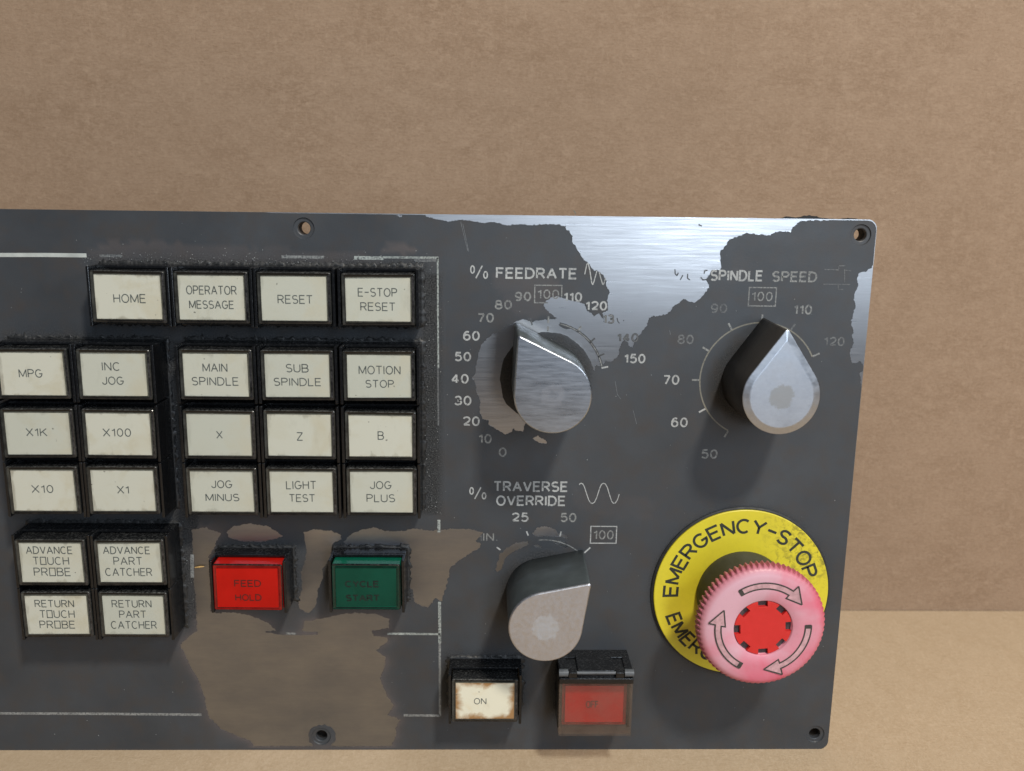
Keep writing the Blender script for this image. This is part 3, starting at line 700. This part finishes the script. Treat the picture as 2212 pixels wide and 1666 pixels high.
def cyl(mb, ax0, ax1, c, r, n=16):
    """cylinder along u at (v, w) = c"""
    mb.rings([[P(a, c[0]+r*math.cos(2*math.pi*i/n), c[1]+r*math.sin(2*math.pi*i/n)) for i in range(n)] for a in (ax0, ax1)], True, True)
s = MB(); cyl(s, -12.4, -9.4, (13.0, 14.4), 1.25); cyl(s, 9.4, 12.4, (13.0, 14.4), 1.25); cyl(s, -9.4, 9.4, (13.0, 14.4), 0.55)
fix(s.build('hinge_pin', m_plain('grey_pin', (0.10, 0.11, 0.12), 0.3, 0.2), offb))
s = MB(); s.box(-12.3, 12.3, 9.6, 11.6, 13.0, 15.6); s.box(-9.2, -6.4, 11.5, 13.6, 13.4, 15.4); s.box(6.4, 9.2, 11.5, 13.6, 13.4, 15.4)
bevel(s.build('cover_rim', BLACK, offb), 0.25)
s = MB()
s.box(-12.2, 12.2, -9.5, 9.55, 14.4, 15.5); s.box(-12.2, -11.45, -9.5, 9.55, 8.5, 14.38); s.box(11.45, 12.2, -9.5, 9.55, 8.5, 14.38); s.box(-11.43, 11.43, -9.5, -8.9, 8.5, 14.38)
s.build('flip_cover', SMOKE, offb)

# ------------------------------------------------------------------ knobs
def tear(r, T, ang, tipr, ww, n=40):
    """outline of a teardrop: circle r at the origin and a point at distance T in direction ang (deg from up, + = right)"""
    a = math.acos(min(0.999, r/T))          # half angle seen from the centre to the tangent points
    ta = math.radians(90-ang)
    al = math.asin(min(0.999, r/T))          # half angle at the tip
    pts = []
    for i in range(n+1):
        th = ta+a+(2*math.pi-2*a)*i/n
        pts.append((r*math.cos(th), r*math.sin(th)))
    # rounded tip of radius tipr
    tc = T-tipr/math.sin(al)
    for i in range(7):
        th = ta-a+2*a*i/6
        pts.append((tc*math.cos(ta)+tipr*math.cos(th), tc*math.sin(ta)+tipr*math.sin(th)))
    return [P(x, y, ww) for x, y in pts]
def knob(name_label, c, ang, T, bodymat, facemat, chamfer, h=24.0, r=11.7):
    k = T/r
    s = MB()
    s.rings([tear(rr, rr*k, ang, tp, ww) for rr, tp, ww in ((r+.35, .75, 0.02), (r+.15, .7, 12), (r, .7, h-1.0), (r-.12, .65, h-.8))], True, True)
    b = s.build('rotary_knob', bodymat, root, (c[0]*MM, 0, c[1]*MM)); b['label'] = name_label
    bm = bmesh.new(); bm.from_mesh(b.data); bmesh.ops.recalc_face_normals(bm, faces=bm.faces); bm.to_mesh(b.data); bm.free()
    for p in b.data.polygons: p.use_smooth = len(p.vertices) == 4
    s = MB()
    prof = [(0.0, -.82), (0.0, -0.35), (0.18, -0.12)]
    if chamfer > 0.5: prof = [(0.0, -.82), (0.0, -0.6), (0.15, -0.5), (chamfer, -0.05), (chamfer+0.3, 0.0)]
    else: prof += [(0.4, 0.0)]
    s.rings([tear(r-d, (r-d)*k, ang, max(.15, .7-d*.5), h+dw) for d, dw in prof], True, True)
    f = s.build('knob_face', facemat, b)
    bm = bmesh.new(); bm.from_mesh(f.data); bmesh.ops.recalc_face_normals(bm, faces=bm.faces); bm.to_mesh(f.data); bm.free()
    return b
F1 = m_metal('scratched_face', base=(0.50, 0.54, 0.60), rough=0.30, aniso=0.3, streak=(0.10, 1, 1.0), sc=4200, tangent=(0.94, 0, -0.34), bump=0.008, cv=0.16, spot=(3.2, 1.0, (0.42, 0.44, 0.48), 0.7, 0.08))
F2 = m_metal('frosted_face', base=(0.48, 0.51, 0.56), rough=0.40, aniso=0.2, streak=(0.6, 1, 1), sc=1600, tangent=(1, 0, 0), bump=0.10, cv=0.05, spot=(3.4, 0.0, (0.34, 0.34, 0.33), 0.7, 0.1))
F3 = m_metal('matte_face', base=(0.55, 0.56, 0.60), rough=0.42, aniso=0.0, streak=(1, 1, 1), sc=2500, bump=0.03, cv=0.05, spot=(3.9, 0.0, (0.62, 0.68, 0.76), 0.55, 0.12))
knob('knob with scratched metal face, pointer up left', (-103.0, 134.0), -30.5, 21.2, KNOB, F1, 0.2)
knob('knob with bevelled frosted face, pointer up', (-34.3, 134.2), 1.0, 20.7, KNOB_D, F2, 1.9)
knob('knob with matte face, pointer up right', (-103.9, 60.5), 43.5, 20.3, KNOB, F3, 0.15, 26.5, 11.6)

# ------------------------------------------------------------------ emergency stop
EC = (-35.6, 60.5)
def lathe(prof, n=72, mod=None):
    rings = []
    for r, ww in prof: rings.append([P(r*math.cos(2*math.pi*i/n), r*math.sin(2*math.pi*i/n), ww) for i in range(n)])
    return rings
def m_yel():
    mt, nt, b = new_mat('yellow_stop_plate'); n = N(nt)
    x = n.noise(90, 5, 0.65); y = n.noise(500, 4, 0.7, dist=0.5); z = n.noise(2500, 2, 0.5)
    sp = nt.nodes.new('ShaderNodeSeparateXYZ'); n.link(n.tc.outputs['Object'], sp.inputs[0])
    c = n.mix(n.ramp(x, 0.35, 0.7, 0, 0.35), (0.70, 0.60, 0.030), (0.58, 0.48, 0.035))
    side = n.math('MULTIPLY', n.ramp(sp.outputs[0], 0.004, 0.018), n.ramp(sp.outputs[2], 0.0, 0.012), True)
    dirt = n.math('MULTIPLY', n.ramp(y, 0.47, 0.66, 0, 1.0), n.math('ADD', n.math('MULTIPLY', side, 0.62), 0.05), True)
    c = n.mix(dirt, c, (0.06, 0.055, 0.02))
    n.link(c, b.inputs['Base Color']); b.inputs['Roughness'].default_value = 0.42
    n.link(n.bump(z, 0.1, 0.05), b.inputs['Normal']); return mt
s = MB(); s.rings(lathe([(30.6, -0.1), (30.7, 0.6), (30.2, 0.9), (14, 0.9)], 96), True, True)
stop = s.build('emergency_stop', m_plain('rubber_ring', (0.02, 0.021, 0.021), 0.6, 0.3, 400, 0.4), root, (EC[0]*MM, 0, EC[1]*MM))
stop['label'] = 'emergency stop with faded pink mushroom head over a yellow disc'
s = MB(); s.rings(lathe([(29.9, 0.85), (29.9, 1.5), (29.7, 1.65), (14.5, 1.65)], 96), False, True)
s.build('yellow_disc', m_yel(), stop)
# letters round the disc
def ring_text(mb, txt, rbase, height, a_start, a_end, ww, t, flip=False):
    wds = [G[c][0]*0.94 for c in txt]; gap = .20
    tot = sum(wds)+gap*(len(txt)-1); span = math.radians(a_end-a_start); x = 0
    for ch, wd in zip(txt, wds):
        for st in G[ch][1]:
            q = []
            for a, b in st:
                th = math.radians(a_start)+span*((x+a*0.94)/tot)
                rr = rbase-b*height if flip else rbase+b*height
                q.append((rr*math.cos(th), rr*math.sin(th)))
            # straight strokes stay straight: use as is
            mb.ribbon(q, t, ww+0.007*(len(mb.v) % 3))
        x += wd+gap
s = MB()
ring_text(s, 'EMERGENCY-STOP', 22.0, 4.5, 182, 15.5, 1.68, 0.88)
ring_text(s, 'EMERGENCY-STOP', 26.6, 4.5, 199, 341, 1.68, 0.88, True)
s.build('disc_lettering', ENGR, stop)
s = MB(); s.rings(lathe([(15.3, 1.6), (15.3, 3.0), (14.9, 4.2), (13.6, 8.0), (13.2, 21.0)], 72), False, True)
s.build('collar', COLLAR, stop, smooth=True)
# mushroom head
def m_pink():
    mt, nt, b = new_mat('faded_pink_plastic'); n = N(nt)
    sp = nt.nodes.new('ShaderNodeSeparateXYZ'); n.link(n.tc.outputs['Object'], sp.inputs[0])
    x = n.noise(55, 4, 0.55, dist=0.4); y = n.noise(700, 4, 0.6)
    # the sun-faded side is up and left; the shielded side has kept its red
    g = n.math('ADD', n.math('MULTIPLY', sp.outputs[0], 22.0), n.math('MULTIPLY', sp.outputs[2], -26.0))
    g = n.math('ADD', g, n.ramp(x, 0.3, 0.7, -0.15, 0.75), True)
    c = n.mix(g, (0.63, 0.365, 0.435), (0.66, 0.12, 0.19))
    rd = n.radial(); c = n.mix(n.ramp(rd, 17.6, 20.4, 0.0, 0.75), c, (0.52, 0.07, 0.10))
    c = n.mix(n.ramp(y, 0.62, 0.75, 0, 0.25), c, (0.4, 0.22, 0.2))
    n.link(c, b.inputs['Base Color']); b.inputs['Roughness'].default_value = 0.42
    b.inputs['Subsurface Weight'].default_value = 0.0
    n.link(n.bump(y, 0.06, 0.05), b.inputs['Normal']); return mt
PINK = m_pink()
NT = 72; n4 = NT*4
def gear(ro, ri, ww):
    out = []
    for i in range(n4):
        k = i % 4; r = ro if k in (0, 1) else ri
        th = 2*math.pi*(i+(0.15 if k in (0, 2) else -0.15))/n4
        out.append(P(r*math.cos(th), r*math.sin(th), ww))
    return out
s = MB()
s.rings([gear(17, 17, 19.2), gear(19.4, 18.9, 19.3), gear(20.4, 19.6, 19.8), gear(20.5, 19.65, 22.2), gear(20.3, 19.7, 22.9), gear(19.8, 19.6, 23.8), gear(19.1, 19.1, 24.45), gear(18.1, 18.1, 24.9), gear(16.5, 16.5, 25.1), gear(13.0, 13.0, 25.25), gear(9.5, 9.5, 25.3), gear(9.25, 9.25, 25.1), gear(9.2, 9.2, 23.6)], False, True)
HUP = 1.6
head = s.build('mushroom_head', PINK, stop, (0, -HUP*MM, 0))
for p in head.data.polygons:
    p.use_smooth = (abs(p.center.y) > 23.2*MM) and len(p.vertices) == 4 and abs(p.center.y) > 23.4*MM
# red plug with eight notches
rg = []
NS = 8; seg = []
for k in range(NS):
    a0 = k*45+4.0; hw_ = 10.0
    seg += arc(0, 0, 9.05, 9.05, a0-45+hw_, a0-hw_, 8)
    seg += [(7.3*math.cos(math.radians(a0-hw_*1.22)), 7.3*math.sin(math.radians(a0-hw_*1.22))), (7.3*math.cos(math.radians(a0+hw_*1.22)), 7.3*math.sin(math.radians(a0+hw_*1.22)))]
s = MB(); s.rings([[P(a, b, 23.4) for a, b in seg], [P(a, b, 24.9) for a, b in seg], [P(a*.985, b*.985, 25.05) for a, b in seg]], True, True)
s.build('centre_plug', PLUG, stop, (0, -HUP*MM, 0))
s = MB(); s.rings(lathe([(9.15, 23.5), (9.15, 23.75)], 48), True, True); s.build('plug_seat', NOTCH, stop, (0, -HUP*MM, 0))
# three curved arrows
def pol(r, a): return (r*math.cos(math.radians(a)), r*math.sin(math.radians(a)))
for k in range(3):
    o = -120*k
    q = [pol(15.2, a+o) for a in [124-3.6*i for i in range(20)]]
    q += [pol(17.4, 54.5+o), pol(14.1, 34.5+o), pol(12.0, 57.5+o)]
    q += [pol(13.3, a+o) for a in [57+3.35*i for i in range(21)]]
    V2, F2_ = cdt(q, [], lambda p: inside(p, q))
    s = MB(); s.v = [P(a, b, 25.28) for a, b in V2]; s.f = F2_
    s.build('arrow_recess', PINKD, stop, (0, -HUP*MM, 0))
    s = MB(); s.ribbon(q+[q[0]], 0.46, 25.32); s.ribbon([pol(r, 122.5+o) for r in (13.3, 14.2, 15.2)], 1.3, 25.33); s.build('arrow_outline', DARKG, stop, (0, -HUP*MM, 0))

# ------------------------------------------------------------------ prints on the panel face
TW = 0.05; TM = -0.04
def ptext(txt, f, x0, x1, y0, y1, mat, t=0.56, ww=TW, name='printed_legend', gap=0.26):
    s = MB(); fit_text(s, txt, tbox(f, x0, x1, y0, y1, 0), ww, t, gap); return s.build(name, mat, root)
def pstroke(lines, mat, t, ww=TW, name='printed_symbol'):
    s = MB()
    for i, l in enumerate(lines): s.ribbon(l, t, ww+0.006*(i % 3))
    return s.build(name, mat, root)
def percent(f, x0, x1, y0, y1, mat, ww=TW):
    b = tbox(f, x0, x1, y0, y1, 0); W_ = b[2]-b[0]; H_ = b[3]-b[1]
    z1 = arc(b[0]+W_*.15, b[1]+H_*.66, W_*.10, H_*.26, 0, 360, 16); z2 = arc(b[0]+W_*.86, b[1]+H_*.27, W_*.10, H_*.24, 0, 360, 16)
    pstroke([z1, z2, [(b[0]+W_*.33, b[1]+H_*.02), (b[0]+W_*.68, b[1]+H_*.95)]], mat, 0.42, ww, 'percent_sign')
def pbox(f, x0, x1, y0, y1, mat, t=0.4, open_=None):
    b = tbox(f, x0, x1, y0, y1, 0)
    q = [(b[0], b[1]), (b[2], b[1]), (b[2], b[3]), (b[0], b[3]), (b[0], b[1])]
    if open_: q = [(b[0]+(b[2]-b[0])*.5, b[1]), (b[0], b[1]), (b[0], b[3]), (b[2], b[3]), (b[2], b[1]+(b[3]-b[1])*.35)]
    pstroke([q], mat, t, name='number_box')
ptext('FEEDRATE', T3, 610, 1327, 546, 647, WHITE, 0.62)
percent(T3, 380, 542, 522, 642, WHITE)
pstroke([pl(T3, [(1393, 605), (1402, 560), (1412, 515), (1424, 508), (1438, 570), (1455, 680), (1464, 697), (1474, 670), (1500, 575)]),
         pl(T3, [(1520, 585), (1538, 650), (1552, 697), (1560, 690), (1578, 635)])], WHITE, 0.32)
pbox(T3, 952, 1190, 702, 856, WHITE_DIM, 0.38, True)
ptext('100', T3, 975, 1168, 738, 822, WHITE_DIM, 0.42)
for tx, x0, x1, y0, y1, mt in (('90', 775, 922, 758, 842, WHITE_DIM), ('110', 1205, 1370, 762, 848, WHITE), ('80', 600, 752, 830, 915, WHITE_DIM), ('120', 1397, 1590, 840, 925, WHITE), ('70', 447, 593, 944, 1030, WHITE_DIM),
                               ('60', 320, 468, 1103, 1190, WHITE), ('50', 245, 392, 1288, 1372, WHITE), ('40', 215, 370, 1482, 1568, WHITE), ('150', 1738, 1928, 1305, 1390, WHITE)):
    ptext(tx, T3, x0, x1, y0, y1, mt, 0.56, name='dial_number')
ptext('13', T3, 1550, 1655, 957, 1042, RESIDUE, 0.62, -0.06, 'dial_number'); ptext('13', T3, 1556, 1650, 962, 1037, WHITE_DIM, 0.3, -0.03, 'dial_number')
pstroke([pl(T3, [(1678, 990), (1685, 1020), (1700, 1038)]), pl(T3, [(1735, 1008), (1738, 1018)])], RESIDUE, 0.35, -0.06, 'paint_flake')
ptext('140', T3, 1675, 1870, 1122, 1205, RESIDUE, 0.66, -0.06, 'dial_number'); ptext('140', T3, 1682, 1864, 1128, 1200, WHITE_GHOST, 0.3, TW, 'dial_number')
for tx, x0, x1, y0, y1, mt in (('30', 243, 395, 170, 256, WHITE), ('20', 318, 468, 352, 438, WHITE), ('10', 455, 573, 507, 592, WHITE_DIM), ('0', 635, 705, 625, 710, WHITE_DIM)):
    ptext(tx, M3, x0, x1, y0, y1, mt, 0.56, name='dial_number')
# feedrate dial arc and ticks
c0 = (-103.5, 134.5)
pstroke([arc(c0[0], c0[1], arcR, arcR, 13, 77, 40)], WHITE_DIM, 0.30, TW, 'dial_arc')
def tick(c, r0, r1, a, mat, t=0.5):
    th = math.radians(90-a); pstroke([[(c[0]+r0*math.cos(th), c[1]+r0*math.sin(th)), (c[0]+r1*math.cos(th), c[1]+r1*math.sin(th))]], mat, t, TW, 'dial_tick')
for a, mt in ((-16, WHITE_GHOST), (0.5, WHITE_DIM), (32, WHITE_DIM), (49, RESIDUE), (66, RESIDUE), (78.5, WHITE), (-31.5, WHITE)):
    tick(c0, 18.1, 20.3, a, mt, 0.55)
tick(c0, 15.4, 17.0, 0.5, WHITE_DIM, 0.6)
# spindle
ptext('SPINDLE', T4, 508, 975, 566, 666, WHITE, 0.62); ptext('SPEED', T4, 1052, 1452, 578, 674, WHITE_DIM, 0.60)
pstroke([pl(T4, [(485, 568), (460, 575), (455, 600)]), pl(T4, [(425, 632), (445, 655), (480, 650)])], RESIDUE, 0.4, -0.06, 'paint_flake')
pstroke([pl(T4, [(197, 560), (200, 600), (215, 618), (228, 590)]), pl(T4, [(243, 655), (268, 612)]), pl(T4, [(310, 600), (308, 640), (330, 655)])], RESIDUE, 0.38, -0.06, 'paint_flake')
pstroke([pl(T4, [(405, 165), (420, 172), (436, 180)]), pl(T4, [(408, 172), (430, 176)])], RESIDUE, 0.4, -0.06, 'paint_flake')
pbox(T4, 848, 1087, 722, 884, WHITE_DIM, 0.38); ptext('100', T4, 872, 1058, 758, 842, WHITE_DIM, 0.42)
ptext('90', T4, 512, 658, 862, 948, WHITE_GHOST, 0.52, name='dial_number'); ptext('110', T4, 1242, 1405, 872, 960, WHITE_DIM, 0.56, name='dial_number')
ptext('80', T4, 220, 362, 1135, 1220, WHITE_GHOST, 0.52, name='dial_number'); ptext('120', T4, 1508, 1692, 1155, 1238, WHITE_GHOST, 0.52, name='dial_number')
ptext('70', T4, 93, 236, 1490, 1578, WHITE, 0.56, name='dial_number')
ptext('60', M4, 162, 310, 362, 448, WHITE, 0.56, name='dial_number'); ptext('50', M4, 428, 573, 642, 726, WHITE_DIM, 0.56, name='dial_number')
pstroke([pl(T4, [(1515, 562), (1640, 566)]), pl(T4, [(1505, 692), (1740, 694)]), pl(T4, [(1640, 530), (1700, 530)]), pl(T4, [(1635, 690), (1637, 738), (1680, 738)]), pl(T4, [(1692, 560), (1692, 680)]), pl(T4, [(1640, 530), (1640, 560)]), pl(T4, [(1700, 570), (1750, 575)])], WHITE_GHOST, 0.3)
c1 = (-34.5, 134.4)
pstroke([arc(c1[0], c1[1], 19.0, 19.0, 25, 243, 110)], m_print('tan_arc', (0.24, 0.23, 0.19), (0.10, 0.10, 0.09), 0.3, 0.5, 0.15), 0.46, TW, 'dial_arc')
for a, mt in ((0, WHITE_DIM), (-30, WHITE_DIM), (-60, WHITE_DIM), (-90, WHITE_DIM), (-120, WHITE), (-153, WHITE_DIM), (30, WHITE_GHOST), (65, WHITE_DIM)): tick(c1, 19.2, 21.6, a, mt, 0.6)
# traverse
ptext('TRAVERSE', M3, 588, 1247, 924, 1018, WHITE, 0.62); ptext('OVERRIDE', M3, 612, 1226, 1050, 1142, WHITE, 0.60)
percent(M3, 373, 527, 972, 1082, WHITE)
wv = [(1345, 955), (1352, 945), (1362, 942), (1375, 947), (1388, 968), (1408, 1030), (1428, 1088), (1442, 1112), (1460, 1120), (1478, 1110), (1498, 1070), (1525, 985), (1540, 952), (1557, 942), (1575, 948), (1592, 978), (1612, 1045), (1630, 1100), (1645, 1118), (1662, 1116), (1680, 1090), (1697, 1038)]
pstroke([pl(M3, wv)], WHITE, 0.30)
ptext('25', M3, 750, 898, 1200, 1282, WHITE, 0.56, name='dial_number'); ptext('50', M3, 1178, 1320, 1203, 1285, WHITE_DIM, 0.56, name='dial_number')
pbox(M3, 1445, 1672, 1322, 1470, WHITE, 0.38); ptext('100', M3, 1468, 1648, 1355, 1438, WHITE_DIM, 0.46)
ptext('IN.', M3, 495, 628, 1378, 1452, WHITE_DIM, 0.44); pstroke([pl(M3, [(478, 1400), (482, 1450)])], WHITE_GHOST, 0.4)
pstroke([pl(M3, [(880, 1365), (895, 1403)]), pl(M3, [(1185, 1368), (1175, 1410)]), pl(M3, [(618, 1505), (650, 1530)]), pl(M3, [(1442, 1508), (1390, 1555)])], WHITE, 0.5, TW, 'dial_tick')
c2 = (-103.2, 60.7)
pstroke([arc(c2[0], c2[1], 18.3, 18.3, 49, 96, 24)], WHITE_DIM, 0.34, TW, 'dial_arc')
# frame lines
def fline(pts, t, mat=LINE): pstroke([pl(D0, pts)], mat, t, TW, 'frame_line')
fline([(-120, 550), (0, 551), (100, 551), (187, 552)], 1.25, m_print('fresh_frame_line', (0.50, 0.54, 0.52), (0.2, 0.22, 0.22), 0.15, 0.3))
fline([(215, 553), (262, 553)], 0.8, WHITE_GHOST); fline([(608, 555), (700, 556)], 0.9, WHITE_DIM); fline([(765, 557), (828, 558)], 1.1); fline([(828, 556), (947, 557)], 0.7); fline([(896, 563), (945, 563)], 0.9, WHITE_GHOST)
fline([(945.5, 557), (946, 660), (947, 795)], 0.55); fline([(946, 795), (947, 920)], 0.5, WHITE_GHOST)
fline([(948, 1123), (948, 1150)], 1.0); fline([(949.5, 1300), (950, 1370), (950, 1389)], 1.0); fline([(950, 1389), (950.5, 1547)], 0.8, WHITE_DIM)
fline([(837, 1369), (950, 1370)], 0.8); fline([(618, 1368.5), (640, 1369)], 0.8, WHITE_DIM); fline([(415, 1198), (415.5, 1248)], 1.2, WHITE_DIM)
fline([(-120, 1541), (0, 1541), (220, 1542), (435, 1544)], 0.95, WHITE_DIM); fline([(872, 1545), (950, 1546)], 0.9, WHITE_DIM)

# grimy sealant squeezed out round the button groups
SEAL = m_dusty('grimy_sealant', (0.014, 0.015, 0.016), (0.085, 0.087, 0.088), 0.45, 1.0, 0.45, 0.66)
def seal(u0, u1, v0, v1, k):
    wd = 0.9
    inn = rrect(u0+.4, u1-.4, v0+.4, v1-.4, 0.3, 2); out = rag(rrect(u0-wd, u1+wd, v0-wd, v1+wd, 1.0, 3), 0.9, 0.7, k)
    Vq, Fq = cdt(out, [inn], lambda p: inside(p, out) and not inside(p, inn), 0.9)
    o = slab('sealant_bead', Vq, Fq, 0.28, -0.02, SEAL, root, back=False)
    for q in o.data.vertices:
        if q.co.y < -0.2*MM:
            p = (q.co.x/MM, q.co.z/MM); de = min(seg_d(p, out[i], out[i-1]) for i in range(len(out)))
            q.co.y = -MM*(0.04+min(0.5, de*0.45)+0.22*noise.noise(Vector((p[0]*1.3, p[1]*1.3, k)))*min(1, de))
    for q in o.data.polygons: q.use_smooth = True
seal(-243.8, -143.7, 151.7, 170.1, 1); seal(-218.8, -143.7, 90.3, 146.2, 2); seal(-274.7, -225.1, 90.3, 146.2, 3); seal(-274.5, -224.9, 47.8, 84.5, 4)
for k_, key in enumerate(('feed', 'cycle', 'on')):
    u_, v_ = BTN[key]; seal(u_-HW, u_+HW, v_-HH, v_+HH, 6+k_)
# pale specks of dust and swarf lying on the panel and in the gaps
s = MB(); rnd = random.Random(3)
for i in range(520):
    if i < 90: u_, v_ = rnd.gauss(-140.5, 2.2), rnd.uniform(88, 170)
    elif i < 330: u_, v_ = rnd.uniform(-250, -140), rnd.gauss(171.5, 1.6)
    elif i < 400: u_, v_ = rnd.gauss(-222, 2.0), rnd.uniform(48, 146)
    else: u_, v_ = rnd.uniform(-275, -5), rnd.uniform(3, 183)
    if u_ < -276 or not is_paint((u_, v_)): continue
    if any(dbox((u_, v_), c) < 0.3 for c in BTN.values()): continue
    z0 = 0.02 if dbox((u_, v_), (-1e4, 0)) else 0
    if min(dbox((u_, v_), c) for c in BTN.values()) < 2.2: z0 = 0.35
    rr_ = rnd.choice((0.07, 0.09, 0.12, 0.16)); an = rnd.uniform(0, 3.14)
    b0 = len(s.v)
    for k in range(4):
        th = an+k*math.pi/2; q_ = rr_*(1 if k % 2 else rnd.uniform(.6, 1.8)); s.v.append(P(u_+q_*math.cos(th), v_+q_*math.sin(th), z0))
    s.v.append(P(u_, v_, z0+rr_*1.1)); s.f += [(b0+k, b0+(k+1) % 4, b0+4) for k in range(4)]
o = s.build('dust_specks', m_plain('dust_speck', (0.36, 0.38, 0.38), 0.5, 0.4, 900), root); o['kind'] = 'stuff'
# long fine scratches in the paint
pstroke([pl(T2, [(2088, 160), (2108, 250), (2140, 405)]), pl(T4, [(150, 1098), (158, 1135)]), pl(T3, [(300, 140), (330, 270), (362, 400)]), pl(M4, [(-330, 40), (-310, 160), (-280, 200)]), pl(M3, [(1820, 300), (1850, 420)])], m_print('scratch', (0.26, 0.28, 0.30), (0.08, 0.09, 0.10), 0.3, 0.6), 0.10, TW, 'paint_scratch')

# ------------------------------------------------------------------ bits of debris
def fibre(name, pts3, r, mat, label, cat):
    s = MB(); n = 6; rings = []
    for i, p in enumerate(pts3):
        rr = r*(0.5 if i in (0, len(pts3)-1) else 1)
        rings.append([P(p[0], p[1]+rr*math.cos(2*math.pi*k/n), p[2]+rr*math.sin(2*math.pi*k/n)) for k in range(n)])
    s.rings(rings, True, True); o = fix(s.build(name, mat)); o['label'] = label; o['category'] = cat; return o
a = at(421, 1226, .3); b = at(441, 1224, .5)
fibre('wood_splinter', [(a[0], a[1], .4), ((a[0]+b[0])/2, (a[1]+b[1])/2+.1, .6), (b[0], b[1], .5)], 0.35, m_plain('splinter_wood', (0.55, 0.36, 0.14), 0.6, 0.2), 'tiny yellow splinter lying on the panel left of the red FEED HOLD button', 'splinter')
a = at(1240, 465, -1); 
fibre('lint_fibre', [(a[0]+.3, V1+.02, -1.0), (a[0]+.5, V1+.8, -1.0), (a[0]-.2, V1+1.7, -1.0)], 0.18, m_plain('teal_lint', (0.12, 0.2, 0.2), 0.8, 0.2), 'tiny teal fibre standing on the bare metal top edge of the panel', 'lint')
